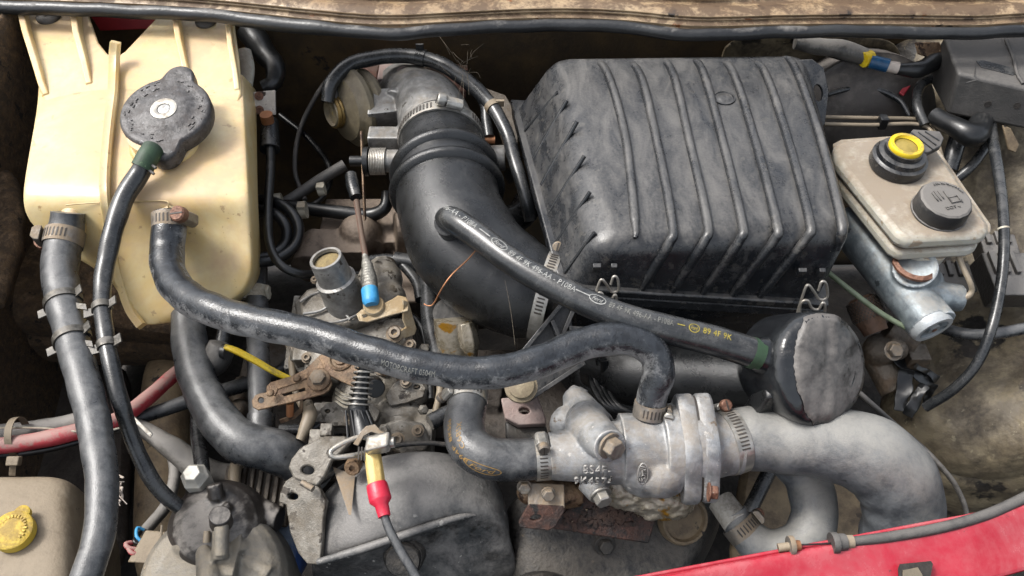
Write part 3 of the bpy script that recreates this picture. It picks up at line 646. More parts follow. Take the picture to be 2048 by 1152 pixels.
def wire_clip(x, y, z, label, s=1.):
    c = PL(x, y, AFL+ANF*.012, ANF); q = pm(c)
    T = thing('wire_clip', label, 'clip', c, 'spring clips on the air filter box')
    def pt(dx, dy, up=0): return PL(x+dx*s, y+dy*s, AFL+ANF*(.013+up), ANF)
    loop = [pt(-30, 30), pt(-22, 4), pt(-12, -20), pt(0, -8), pt(10, 6), pt(24, 2), pt(22, -22), pt(14, -26), pt(8, -10)]
    mb = MB(); mb.frames(frames([(*p, 2.9*q) for p in loop], world=True, step=.002), 8); obj('upper_loop', mb, 'wire_steel', T, 60)
    loop = [pt(-26, 44, .003), pt(-24, 14, .003), pt(-12, 8, .003), pt(-4, 22, .003), pt(8, 24, .003), pt(16, 12, .003), pt(20, 20, .003), pt(18, 54, .003)]
    mb = MB(); mb.frames(frames([(*p, 2.9*q) for p in loop], world=True, step=.002), 8); obj('lower_loop', mb, 'wire_steel', T, 60)
    mb = MB()
    mb.box(pt(-20, -36)-ANF*.006, V((8*q, 0, 0)), V((0, .002, .001)), V((0, -.002, .006))); mb.box(pt(16, -36)-ANF*.006, V((6*q, 0, 0)), V((0, .002, .001)), V((0, -.002, .006)))
    obj('lug', mb, 'plastic', T, 40, bevel=.0006)
wire_clip(1214, 578, -.035, 'bent grey wire clip under the front left corner of the air filter box', .95)
wire_clip(1628, 592, -.035, 'twisted grey wire clip above the taped black canister', 1.1)

# ================================================================== INTAKE DUCT
def duct():
    T = thing('intake_duct', 'thick black rubber intake elbow between throttle body and air filter box', 'intake duct', P(900, 560, -.08))
    pts = [(882, 262, .0, 152), (884, 310, .0, 172), (890, 350, .0, 196), (894, 378, -.002, 206), (900, 420, -.004, 208), (925, 480, -.010, 222), (965, 528, -.018, 216), (1010, 560, -.024, 208), (1050, 580, -.026, 196), (1092, 592, -.028, 176)]
    fr = frames(pts, step=.004); mb = MB(); mb.frames(fr, 40); obj('elbow', mb, 'duct', T, 60)
    # convolutions
    for (x0, y0, d) in ((890, 346, 208), (895, 382, 214)):
        best = min(fr, key=lambda f: (f[0]-P(x0, y0, -.001)).length); c, t, a, b, r, s = best; q = pm(c)
        mb = MB(); R = r; w = 13*q
        mb.lathe(c, t, [(R*.98, -w), (R+10*q, -w*.6), (R+13*q, 0), (R+10*q, w*.6), (R*.98, w)], 56, ref=a, caps=False); obj('convolution', mb, 'duct', T, 70)
    best = fr[int(len(fr)*.10)]; c, t, a, b, r, s = best
    # breather socket
    c = P(900, 452, .055); mb = MB(); mb.rod(P(905, 462, .03), P(893, 446, .066), 27*pm(c), 25*pm(c), seg=24); obj('breather_socket', mb, 'duct', T, 60)
    # moulded arrow
    return T, fr
DT, DFR = duct()
clamp('bright steel clamp on the throttle end of the black intake elbow', DFR, .055, 26, screw=(.35, .1, 1), mat='zinc', smat='zinc', k=1.25)
clamp('steel clamp where the black intake elbow enters the air filter box', DFR, .985, 26, screw=(-.1, .75, .75), mat='zinc', smat='zinc_dirty', k=1.1)
# moulded arrow on duct
mb = MB(); arrow = [V((-.001, 0, 0)), V((.001, 0, 0)), V((.001, .012, 0)), V((-.001, .012, 0)), V((-.006, .006, 0)), V((-.0045, .006, 0)), V((0, .0145, 0)), V((.0045, .006, 0)), V((.006, .006, 0)), V((0, .0175, 0))]
f = DFR[int(len(DFR)*.10)]
c = PL(884, 305, f[0]+TOCAM*f[4]*1.0, TOCAM); 
mb.add([c+RT*v.x+UP*v.y for v in arrow], [(0, 1, 2, 3), (4, 5, 6, 9), (6, 7, 8, 9)])
obj('moulded_arrow', mb, 'plastic_rib', DT)
# ================================================================== BREATHER HOSE WITH PRINT
bp = [(893, 448, .040, 44), (896, 438, .066, 52), (915, 445, .075, 54), (960, 476, .076, 54), (1030, 528, .074, 54), (1130, 585, .070, 55), (1240, 632, .064, 57), (1340, 660, .058, 60), (1430, 682, .052, 62), (1500, 704, .046, 62), (1535, 716, .038, 60), (1570, 724, .025, 56)]
BH, BFR = hose('breather_hose', bp, 'rubber', 'smooth black breather hose printed in white running to the taped canister', seg=28, step=.003)
o, _ = hose('green_band', [(1500, 704, .046, 64), (1520, 711, .043, 64)], 'green_band', parent=BH, seg=28)
def s_at(fr, px, py, z): 
    p = P(px, py, z); return min(fr, key=lambda f: (f[0]-p).length)[5]
def write_hose(fr, items, direction, mat, parent, yoff=0, flip=1, name='printing'):
    """items: (s0, s1, text, cap_height): lettering fitted between two arc lengths"""
    mb = MB()
    for s0, s1, it, ch in items:
        w = abs(s1-s0)
        if it == 'LOGO':
            vs, fs = oval(w, ch*1.5, th=ch*.12); wrap(mb, fr, (s0+s1)/2, vs, fs, direction, flip=flip, yoff=yoff+ch*.5)
            vs, fs = text_mesh('Ford', 1, .35); x1 = max(v.x for v in vs); k = w*.66/x1
            wrap(mb, fr, (s0+s1)/2, [V(((v.x-x1/2)*k, v.y*ch*.95, 0)) for v in vs], fs, direction, flip=flip, yoff=yoff+ch*.16)
        elif it == 'DASH':
            wrap(mb, fr, min(s0, s1), [V((w*k/6, ch*y, 0)) for k in range(7) for y in (.42, .58)], [(2*k, 2*k+2, 2*k+3, 2*k+1) for k in range(6)], direction, flip=1, yoff=yoff)
        else:
            vs, fs = text_mesh(it, 1, 0, 1.05); x0 = min(v.x for v in vs); x1 = max(v.x for v in vs); k = w/(x1-x0)
            wrap(mb, fr, s0, [V(((v.x-x0)*k, v.y*ch/.72, 0)) for v in vs], fs, direction, flip=flip, yoff=yoff)
    return tag(obj(name, mb, mat, parent), kind='stuff')
up_ = (TOCAM+V((.10, .30, .25))).normalized()
sa = lambda x, y: s_at(BFR, x, y, .070)
z_ = .0058
write_hose(BFR, [(sa(905, 434), sa(966, 474), '496-AA - P108A', z_), (sa(970, 480), sa(990, 494), 'DASH', z_), (sa(992, 498), sa(1020, 518), 'LOGO', z_), (sa(1026, 522), sa(1146, 592), '89 4F 9K 496-AA - P108A', z_), (sa(1150, 594), sa(1172, 604), 'DASH', z_), (sa(1177, 606), sa(1206, 618), 'LOGO', z_)], up_, 'print_white', BH, yoff=-.001)
write_hose(BFR, [(sa(1214, 622), sa(1344, 662), '89 4F 9K 496-AA - P108A', z_)], up_, 'print_faint', BH, yoff=-.001)
write_hose(BFR, [(sa(1350, 663), sa(1368, 667), 'DASH', z_), (sa(1374, 668), sa(1402, 675), 'LOGO', z_), (sa(1408, 677), sa(1466, 692), '89 4F 9K', z_)], up_, 'print_yellow', BH, yoff=-.001)
# ================================================================== LONG COOLANT HOSE
lp = [(338, 424, .050, 60), (338, 460, .040, 66), (334, 500, .030, 68), (336, 540, .028, 66), (366, 586, .034, 67), (430, 622, .044, 67), (520, 646, .050, 67), (620, 668, .054, 67), (720, 700, .054, 67), (820, 728, .052, 67), (920, 744, .050, 67), (1000, 744, .050, 67), (1080, 722, .052, 66), (1150, 692, .054, 66), (1210, 678, .056, 68), (1270, 682, .054, 66), (1308, 706, .046, 66), (1318, 746, .032, 64), (1306, 790, .014, 62), (1298, 834, -.004, 58), (1296, 850, -.012, 56)]
LH, LFR = hose('coolant_hose', lp, 'rubber_worn', 'long worn black coolant hose snaking from the cream tank to the thermostat housing', seg=28, step=.004, amp=.0004)
write_hose(LFR, [(s_at(LFR, 776, 716, .053), s_at(LFR, 872, 738, .052), 'MOTORCRAFT 0504M', .0052)], (TOCAM+V((0, -.25, -.3))).normalized(), 'print_faint', LH)
clamp('dark steel clamp where the long coolant hose leaves the cream tank', LFR, .012, 30, screw=(1, -.2, .1), mat='zinc_dirty', smat='rust_screw', k=1.6)
clamp('small clamp at the thermostat end of the long coolant hose', LFR, .975, 30, screw=(1, -.1, .3), mat='zinc_dirty', smat='zinc', k=1.0)
# left hose
lp = [(136, 425, .045, 64), (134, 455, .034, 66), (126, 490, .026, 72), (120, 540, .022, 70), (126, 600, .020, 68), (146, 680, .018, 66), (166, 760, .016, 66), (188, 850, .012, 66), (202, 930, .010, 64), (203, 1010, .006, 62), (192, 1090, 0, 62), (172, 1160, -.008, 62), (150, 1220, -.014, 62)]
H1, H1F = hose('coolant_hose', lp, 'rubber_dusty', 'fat dusty black hose dropping from the left outlet of the cream tank', seg=28, amp=.0004)
clamp('rusty screw clamp on the leftmost outlet of the cream tank', H1F, .05, 32, screw=(-1, -.1, .2), mat='zinc_dirty', smat='rust_screw', k=1.6)
# overflow hose
lp = [(294, 320, .084, 38), (277, 348, .074, 40), (252, 390, .066, 40), (236, 430, .058, 40), (222, 480, .048, 38), (208, 540, .036, 36), (204, 600, .03, 34), (210, 660, .028, 34), (222, 730, .02, 34), (240, 800, .006, 34), (262, 870, -.02, 32), (298, 950, -.05, 32), (340, 1000, -.075, 30), (372, 1024, -.09, 30)]
H2, H2F = hose('overflow_hose', lp, 'rubber', 'thin black overflow hose running down from beside the pressure cap', seg=22, amp=.0003)
o, _ = hose('spring_band', [(306, 298, .086, 42), (296, 314, .085, 44), (284, 336, .079, 44)], 'green_band', 'green painted spring band at the top of the thin overflow hose', 'hose clamp', seg=24)
for (a, b) in (((298, 340, .08), (308, 348, .078)), ((303, 330, .083), (312, 336, .082))):
    mb = MB(); A, B = P(*a), P(*b); mb.rod(A, B, 3*pm(A), seg=8); obj('pinch_ear', mb, 'dull_plastic', o)
# twin hose clips (bent steel)
def twin_clip(t1, t2, label):
    a = at(H1F, t1); b = at(H2F, t2); c = a[0]; T = thing('hose_clip', label, 'hose clip', c, 'bent steel clips holding two hoses')
    for i, f in enumerate((a, b)):
        c, t, A, B, r, s = f; q0 = toward(f, TOCAM); w = 8*pm(c); mb = MB(); n = 22; vs = []
        for k in range(n+1):
            q = q0-2.0+4.0*k/n; e = A*cos(q)+B*sin(q)
            for (rr, ww) in ((r*1.02, -w), (r*1.02+.0013, -w), (r*1.02+.0013, w), (r*1.02, w)): vs.append(c+e*rr+t*ww)
        fs = [(4*k+j, 4*k+(j+1) % 4, 4*k+4+(j+1) % 4, 4*k+4+j) for k in range(n) for j in range(4)]+[(3, 2, 1, 0), (4*n, 4*n+1, 4*n+2, 4*n+3)]
        mb.add(vs, fs); obj('clip_band', mb, 'clip_steel', T, 40)
        for sg in (-1, 1):
            q = q0+sg*1.35; e = A*cos(q)+B*sin(q); mb = MB(); mb.box(c+e*(r+.003)+t*w*.3, e*.006, t*w*1.3, t.cross(e)*.0009); obj('clip_ear', mb, 'clip_steel', T, 40, bevel=.0003)
    mid = (a[0]+b[0])/2+TOCAM*.006; d = (b[0]-a[0]); mb = MB(); mb.box(mid, d*.18, a[1]*8*pm(mid), TOCAM*.0008); obj('web', mb, 'clip_steel', T, 40)
twin_clip(.262, .43, 'upper bent steel clip tying the fat hose to the thin overflow hose')
twin_clip(.372, .535, 'lower bent steel clip tying the fat hose to the thin overflow hose')
# ================================================================== THERMOSTAT HOUSING
def on(fr_, *a): pass
M('letter_metal', srgb('97948f'), srgb('b0ada8'), .4, .2, sc=90, bump=.1)
def thermostat():
    z = -.03
    T = thing('thermostat_housing', 'cast aluminium thermostat housing with raised lettering and hex bolts', 'thermostat housing', P(1270, 1020, -.08))
    c0 = P(1100, 915, z); q = pm(c0)
    mb = MB()
    A, B = P(1098, 912, z), P(1215, 908, z); mb.rod(A, B, 47*q, 60*q, 32)          # left neck
    mb.rod(P(1200, 908, z), P(1300, 900, z), 62*q, 66*q, 32)
    mb.rod(P(1240, 900, z), P(1405, 895, z), 74*q, 70*q, 32)
    mb.rod(P(1320, 895, z), P(1408, 890, z), 86*q, 90*q, 32)
    mb.ball(P(1322, 950, z-.002), 46*q, 1.2, 1, 1); mb.ball(P(1290, 935, z-.006), 60*q)
    # diagonal upper-left ear
    mb.rod(P(1148, 790, z-.012), P(1180, 860, z-.004), 26*q, 54*q, 24); mb.ball(P(1140, 850, z-.014), 44*q); mb.rod(P(1140, 786, z-.012), P(1165, 800, z-.01), 20*q, 24*q, 18)
    # bolt tower
    mb.rod(P(1170, 850, z+.012), P(1220, 893, z+.040), 46*q, 33*q, 24); mb.ball(P(1175, 845, z+.008), 46*q)
    # lower ear, branch for the long hose
    mb.rod(P(1178, 960, z-.016), P(1200, 990, z-.018), 28*q, 23*q, 20)
    mb.rod(P(1300, 880, z), P(1297, 838, -.002), 44*q, 33*q, 24)
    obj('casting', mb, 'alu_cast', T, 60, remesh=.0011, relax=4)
    # flange pair: two stacked eared plates standing across the pipe, and the outlet neck
    A = P(1360, 894, z); B = P(1460, 888, z); ax = (B-A).normalized(); e1 = (UP-ax*UP.dot(ax)).normalized(); e2 = ax.cross(e1)
    def flange(nm, x, th, R, mat, ear=1.0):
        c = A.lerp(B, (x-1360)/100); pts = []
        for k in range(44):
            a = 2*pi*k/44; r = R
            for c0 in (.30, pi-.45):
                d = (a-c0+pi) % (2*pi)-pi; cc, rc = .98*R, .34*R*ear
                if abs(cc*sin(d)) < rc: r = max(r, cc*cos(d)+math.sqrt(rc*rc-(cc*sin(d))**2))
            pts.append((a, r*(1+.008*sin(a*5))))
        for _ in range(2): pts = [(pts[k][0], (pts[k-1][1]+2*pts[k][1]+pts[(k+1) % 44][1])/4) for k in range(44)]
        mb = MB(); vs = []; lev = ((.97, -th), (1.0, -th*.7), (1.0, th*.7), (.97, th))
        for sc_, h in lev: vs += [c+ax*h+(e1*cos(a)+e2*sin(a))*r*sc_*q for a, r in pts]
        fs = [(i*44+k, i*44+(k+1) % 44, (i+1)*44+(k+1) % 44, (i+1)*44+k) for i in range(3) for k in range(44)]+[tuple(range(43, -1, -1)), tuple(132+k for k in range(44))]
        mb.add(vs, fs); return obj(nm, mb, mat, T, 30)
    flange('body_flange', 1366, .0075, 90, 'alu_flange', 1.0); flange('gasket', 1384, .0016, 87, 'notch', .96); flange('cover_flange', 1402, .0070, 89, 'alu_flange', 1.0)
    mb = MB(); mb.lathe(P(1405, 891, z), ax, [(80*q, 0), (76*q, .006), (66*q, .012), (63*q, .020), (62*q, .032)], 40); obj('outlet_neck', mb, 'alu_flange', T, 50)
    def hb(x, y, zz, d, ax, mat, nm='bolt'):
        c = P(x, y, zz); mb = MB(); bolt(mb, c, ax, d*pm(c)/2, d*pm(c)*.55, 1.3); obj(nm, mb, mat, T, 30, bevel=.0008)
    hb(1218, 890, z+.040, 44, (.55, -.75, .35), 'zinc_dirty'); hb(1200, 988, z-.012, 36, (.3, -.85, .1), 'zinc'); hb(1416, 984, z+.014, 30, (1, -.1, 0), 'rust_screw'); hb(1372, 838, z+.034, 24, (.3, -.6, .6), 'zinc')
    # raised casting marks
    mb = MB()
    f0 = frames([(1120, 912, z, 96), (1240, 907, z, 128)], n=20)
    for s, x, y, dy in (('8S4F-', 1160, 940, 0), ('9K457-AE', 1146, 958, -.0)):
        pass
    fr = frames([(1140, 912, z, 108), (1210, 908, z, 122)], n=20)
    d = (TOCAM+V((0, -.50, -.25))).normalized()
    for s, off in (('8S4F-', .002), ('9K457-AE', -.0085)):
        vs, fs = text_mesh(s, .0100, 0, 1.1); wrap(mb, fr, .008 if s[0] == '8' else .000, vs, fs, d, lift=.0030, yoff=off)
    o = obj('raised_lettering', mb, 'letter_metal', T); sm = o.modifiers.new('thick', 'SOLIDIFY'); sm.thickness = .0022; sm.offset = 1; tag(o, kind='stuff')
    # oval mark
    mb = MB(); fr = frames([(1240, 900, z, 148), (1330, 897, z, 142)], n=20); d = (TOCAM+V((0, -.72, -.1))).normalized()
    vs, fs = oval(.0195, .010, th=.0009); rot = [V((-v.y, v.x, 0)) for v in vs]; wrap(mb, fr, .014, rot, fs, d, lift=.0035)
    vs, fs = text_mesh('Ford', .0078, .3); w = max(v.x for v in vs); rot = [V((-(v.y-.0025), v.x-w/2, 0)) for v in vs]; wrap(mb, fr, .014, rot, fs, d, lift=.0035)
    o = obj('raised_emblem', mb, 'letter_metal', T); sm = o.modifiers.new('thick', 'SOLIDIFY'); sm.thickness = .0026; sm.offset = 1; tag(o, kind='stuff')
thermostat()
# sealant-stained rough lump under the housing
def lump():
    mb = MB(); rnd = random.Random(3)
    A, B = P(1226, 968, -.062), P(1352, 992, -.066); mb.rod(A, B, .020, .021, 22); mb.ball(A, .020); mb.ball(B, .020); C_ = P(1318, 1012, -.074); mb.ball(C_, .017, 1.5, .8, .8)
    o = obj('manifold_stub', mb, 'oily', None, 60, remesh=.0014, relax=3); tag(o, 'rough metal stub stained with yellow sealant below the thermostat housing', 'casting')
    t = bpy.data.textures.new('rough', 'CLOUDS'); t.noise_scale = .010; t.noise_depth = 2; d = o.modifiers.new('rough', 'DISPLACE'); d.texture = t; d.strength = .007; d.texture_coords = 'LOCAL'
lump()
# elbow hose with gold print
EP = [(936, 785, -.030, 72), (934, 815, -.028, 78), (928, 850, -.026, 82), (938, 890, -.025, 86), (975, 915, -.026, 86), (1030, 920, -.029, 84), (1088, 916, -.030, 82), (1104, 915, -.030, 80)]
EH, EF = hose('elbow_hose', EP, 'rubber_dusty', 'short black elbow hose with gold print left of the thermostat housing', seg=30, step=.003)
clamp('steel clamp on the upper end of the short elbow hose', EF, .06, 28, screw=(-.9, -.1, .6), mat='zinc', smat='zinc_dirty', k=1.05)
clamp('steel clamp between the short elbow hose and the thermostat housing', EF, .93, 28, screw=(0, .25, .95), mat='zinc', smat='zinc_dirty', k=1.2)
write_hose(EF, [(s_at(EF, 946, 908, -.026), s_at(EF, 1002, 920, -.026), 'LOGO', .0060)], (TOCAM+V((0, -.30, -.25))).normalized(), 'print_gold', EH, yoff=-.004)
write_hose(EF, [(s_at(EF, 946, 902, -.026), s_at(EF, 926, 872, -.026), 'C685X', .0050)], (TOCAM+V((-.05, -.05, 0))).normalized(), 'print_gold', EH, flip=-1, yoff=-.003)
write_hose(EF, [(s_at(EF, 952, 908, -.026), s_at(EF, 926, 856, -.026), '894F 8K556', .0042)], (TOCAM+V((-.40, -.35, -.1))).normalized(), 'print_gold', EH, flip=-1, yoff=-.002)
# top radiator hose
TP = [(1444, 888, -.030, 122), (1490, 878, -.030, 126), (1560, 880, -.028, 132), (1640, 886, -.026, 142), (1712, 900, -.028, 158), (1766, 930, -.036, 166), (1800, 980, -.058, 160), (1804, 1040, -.090, 152), (1792, 1100, -.125, 146), (1776, 1170, -.165, 140)]
TH, TF_ = hose('radiator_hose', TP, 'rubber_grey', 'fat grey radiator hose curving down at the lower right', seg=40, step=.004, amp=.0004)
clamp('large dusty steel clamp on the fat grey radiator hose', TF_, .02, 32, screw=(.05, .85, .5), mat='zinc', smat='rust_screw', k=1.2)
mb = MB(); f = at(TF_, .82)
# lower hose : loop below
LP = [(1560, 905, -.085, 80), (1600, 940, -.095, 86), (1622, 980, -.105, 90), (1630, 1030, -.115, 92), (1612, 1075, -.125, 92), (1570, 1100, -.13, 88), (1520, 1090, -.13, 78), (1484, 1058, -.125, 66), (1464, 1026, -.118, 58)]
BHh, BF2 = hose('bypass_hose', LP, 'rubber_grey', 'grey hose looped in front of the fat radiator hose', seg=30, step=.004, amp=.0003)
clamp('dusty clamp with a rusty screw on the lower end of the looped grey hose', BF2, .90, 30, screw=(.85, .35, .5), mat='zinc_dirty', smat='rust_screw', k=1.15)
mb = MB(); mb.rod(P(1474, 1046, -.12), P(1440, 1000, -.12), 29*pm(P(1460, 1020, -.12)), 27*pm(P(1460, 1020, -.12)), 24); tag(obj('pipe_stub', mb, 'pump_metal', None, 50, bevel=.001), 'short grey pipe stub feeding the looped grey hose', 'pipe')

# ================================================================== TAPED CANISTER
def canister():
    c = P(1640, 738, .035); q = pm(c); ax = (TOCAM*.92+V((.39, .0, .0))).normalized()
    T = thing('taped_canister', 'round black canister wrapped in wrinkled tape at the end of the breather hose', 'canister', c-V((0, 0, .06)))
    n = 64; R = 113*q; mb = MB(); vs = []; rnd = random.Random(5); ph = [rnd.uniform(0, 6) for _ in range(8)]
    X = UP-ax*UP.dot(ax); X = X.normalized(); Y = ax.cross(X)       # X up the face, Y to its left
    prof = [(.70, -.075), (.90, -.060), (.94, -.036), (.97, -.016), (1.0, -.008), (.99, -.001), (.95, .004), (.86, .0065), (.70, .008), (.52, .009), (.34, .0095), (.16, .0098), (.03, .0099)]
    def pt(r, a, h, i):
        x, y = r*cos(a), r*sin(a)
        w = .0011*sin(y*8+ph[0]+sin(x*3)*1.2)+.0006*sin(y*19+ph[1]+x*2)+.0004*sin(x*13+y*6+ph[2])
        rr = R*r*(1+.012*sin(a*3+ph[3])+.006*sin(a*9+ph[4])+(.007*sin(a*27+ph[5]) if 2 < i < 6 else 0))
        return c+ax*(h+w*(1 if i > 5 else .3))+X*cos(a)*rr*1.04+Y*sin(a)*rr
    for i, (r, h) in enumerate(prof):
        for k in range(n): vs.append(pt(r, 2*pi*k/n, h, i))
    m = len(prof); fs = [(i*n+k, i*n+(k+1) % n, (i+1)*n+(k+1) % n, (i+1)*n+k) for i in range(m-1) for k in range(n)]+[tuple(range(n-1, -1, -1)), tuple((m-1)*n+k for k in range(n))]
    mb.add(vs, fs); obj('taped_body', mb, 'taped', T, 70, sub=1)
    # dusty dull skin over most of the face, torn away along the left where the glossy tape shows
    mb = MB(); vs = []; nn = 96; lv = (1., .86, .7, .52, .34, .16, .03)
    def hh(r):
        for (r0, h0), (r1, h1) in zip(prof[4:], prof[5:]):
            if r1 <= r <= r0: return h1+(h0-h1)*(r-r1)/(r0-r1)
        return .0099
    for k in range(nn):
        a = 2*pi*k/nn; d = abs((a-pi/2-.15+pi) % (2*pi)-pi); ro = .955-.26*max(0, cos(min(d*1.3, pi/2)))**.7+(.03*rnd.random() if d < 1.4 else .01*rnd.random())
        for l in lv: r = ro*l; vs.append(pt(r, a, hh(r)+.0005, 8))
    m_ = len(lv); fs = [(k*m_+j, k*m_+j+1, ((k+1) % nn)*m_+j+1, ((k+1) % nn)*m_+j) for k in range(nn) for j in range(m_-1)]+[tuple(k*m_+m_-1 for k in range(nn))]
    mb.add(vs, fs); o = obj('dusty_skin', mb, 'tape_dull', T, 60); sm = o.modifiers.new('thick', 'SOLIDIFY'); sm.thickness = .0002; sm.offset = 1
    mb = MB(); mb.rod(P(1505, 706, .044), P(1570, 722, .03), 34*q, 50*q, 24); obj('inlet', mb, 'taped', T, 60)
    mb = MB(); mb.box(P(1532, 800, .0), V((24*q, .002, .0)), V((0, .012, .0)), V((.004, 0, .024))); obj('strap', mb, 'duct', T, 40, bevel=.003)
M('tape_dull', srgb('1f1f1e'), srgb('2d2b29'), .28, streak=.35, sc=26, dust=srgb('6d645b'), dthr=.5, dsoft=.2, dsc=20, dup=.1, bump=.3, bsc=300, spots=(srgb('2a2724'), 34, .62), drough=.65)
canister()
# large dark pipe behind the canister and the black cylinder under the airbox
hose('intake_pipe', [(1190, 720, -.11, 110), (1260, 745, -.10, 130), (1340, 756, -.095, 136), (1430, 762, -.09, 140), (1540, 768, -.08, 140)], 'duct', 'wide black pipe running behind the long coolant hose to the canister', 'pipe', seg=36)
o, _ = hose('resonator', [(1130, 690, -.16, 130), (1220, 760, -.15, 170), (1300, 800, -.15, 180)], 'duct', 'black drum deep behind the thermostat housing', 'drum', seg=32)
for k in range(4):
    hose('vacuum_line', [(1180+k*9, 720, -.10+.01*k, 14), (1185+k*9, 770, -.10, 14), (1215+k*8, 815, -.10, 14), (1275+k*6, 835, -.11, 14)], 'black_wire', ['leftmost', 'second from the left', 'third from the left', 'rightmost'][k]+' of the thin black lines curling behind the thermostat housing', 'hose', 'thin black lines behind the thermostat housing', seg=10)

# ================================================================== AIRBOX SUPPORT BRACKET, PINK CASTING
def support():
    T = thing('support_bracket', 'black ribbed plastic support bracket below the intake elbow', 'bracket', P(1050, 780, -.1))
    pl = (P(1050, 720, -.04), (.1, -.6, 1))
    plate('web_plate', [(1125, 600), (1140, 608), (1150, 690), (1160, 730), (1052, 800), (1000, 770), (1010, 740)], pl, .004, 'plastic', T)
    def wall(a, b, h=.014, w=.0022, mat='plastic'):
        A, B = PL(*a, *pl), PL(*b, *pl); n = V(pl[1]).normalized(); d = (B-A); s_ = d.cross(n).normalized()
        mb = MB(); mb.box((A+B)/2+n*h/2, d/2, s_*w, n*h/2); obj('rib', mb, mat, T, 40, bevel=.0005)
    wall((1130, 600), (1012, 745)); wall((1102, 645), (1122, 695)); wall((1165, 728), (1056, 800)); wall((1135, 660), (1200, 664)); wall((1150, 610), (1120, 680), .008); wall((1000, 768), (1052, 802), .008)
    c = P(1042, 775, -.028); q = pm(c); mb = MB(); mb.lathe(c, (0, -.35, 1), [(33*q, 0), (33*q, .004), (26*q, .005), (26*q, .008), (16*q, .010), (0, .0105)], 28); obj('mount_button', mb, 'ferrule_dirty', T, 50)
M('ferrule_dirty', srgb('8d8168'), srgb('a09478'), .6, sc=60, dust=srgb('6b5f4c'), dthr=.55, dsc=50, bump=.3)
support()
def pink():
    T = thing('mount_casting', 'pinkish cast iron lug with a bolt hole under the support bracket', 'casting', P(1050, 890, -.12))
    pl = (P(1050, 830, -.07), (0, -.35, 1))
    plate('lug_top', [(1002, 796), (1075, 790), (1092, 838), (1092, 848), (1036, 850), (1010, 836)], pl, .012, 'casting_pink', T, holes=[ell(1049, 821, 11, 7, 14, .1)], bevel=.0014)
    pl2 = (P(1050, 860, -.085), (0, -.35, 1))
    plate('lug_base', [(1010, 840), (1036, 852), (1094, 850), (1094, 872), (1070, 890), (1012, 880)], pl2, .05, 'cover_dark', T, bevel=.003)
    mb = MB(); c = PL(1049, 821, *pl); mb.rod(c-Z*.012, c-Z*.011, .006, seg=16); obj('bolt_hole', mb, 'rust', T)
pink()
# ================================================================== RUSTY BRACKET PLATE AND ENGINE FRONT
def rusty():
    T = thing('rusty_bracket', 'flaking rusty steel plate below the thermostat housing', 'bracket', P(1170, 1080, -.12))
    pl = (P(1170, 1020, -.085), (.1, -.75, .9))
    plate('plate', [(1108, 985), (1150, 960), (1300, 1000), (1320, 1020), (1306, 1060), (1298, 1088), (1250, 1080), (1105, 1058)], pl, .006, 'rust', T, bevel=.0016)
    rnd = random.Random(9); mb = MB(); n = V(pl[1]).normalized()
    for k in range(150):
        x = rnd.gauss(1215, 36); y = 1030+(x-1215)*-.12+rnd.gauss(0, 10)
        if not 1115 < x < 1296: continue
        c = PL(x, y, *pl); s_ = rnd.uniform(.0008, .0028); a = V((rnd.uniform(-1, 1), rnd.uniform(-1, 1), rnd.uniform(-1, 1))).normalized(); b = a.cross(n).normalized(); mb.box(c+n*.0008, b*s_*1.4, b.cross(n)*s_*.6, (n+a*.5).normalized()*s_*.55)
    tag(obj('rust_flakes', mb, 'rust_flake', T, 20), kind='stuff')
    p3 = (P(1080, 1030, -.062), (.0, -.75, .7))
    plate('tab', [(1037, 1046), (1058, 1008), (1128, 1012), (1130, 1022), (1112, 1054), (1096, 1062), (1040, 1056)], p3, .006, 'rust', T, holes=[ell(1072, 1036, 11, 6, 14, -.2)], bevel=.0012)
    mb = MB(); A, B = PL(1056, 1010, *p3), PL(1130, 1014, *p3); mb.box((A+B)/2+V((0, .010, .001)), (B-A)/2, V((0, .010, .004)), V((0, -.0010, .0022))); obj('folded_flange', mb, 'zinc_dirty', T, 40, bevel=.0012)
    mb = MB()
    mb.ball(P(1065, 985, -.065), 30*pm(P(1065, 985, -.065)), 1.1, .9, .8); mb.ball(P(1100, 985, -.065), 28*pm(P(1065, 985, -.065))); mb.rod(P(1070, 990, -.068), P(1160, 985, -.075), .017, .013, 18)
    obj('lug', mb, 'lever_rust', T, 60, remesh=.0014, relax=4)
    for (x, y, d) in ((1048, 972, 26), (1096, 986, 26)):
        c = P(x, y, -.048); mb = MB(); bolt(mb, c, (.1, -.8, .5), d*pm(c)/2, None, 1.15); obj('bolt', mb, 'zinc_dirty', T, 30, bevel=.0006)
M('rust_flake', srgb('1d1512'), srgb('3a2a22'), .9, sc=90, bump=.6, bsc=300, spots=(srgb('7d6f5c'), 150, .64))
rusty()
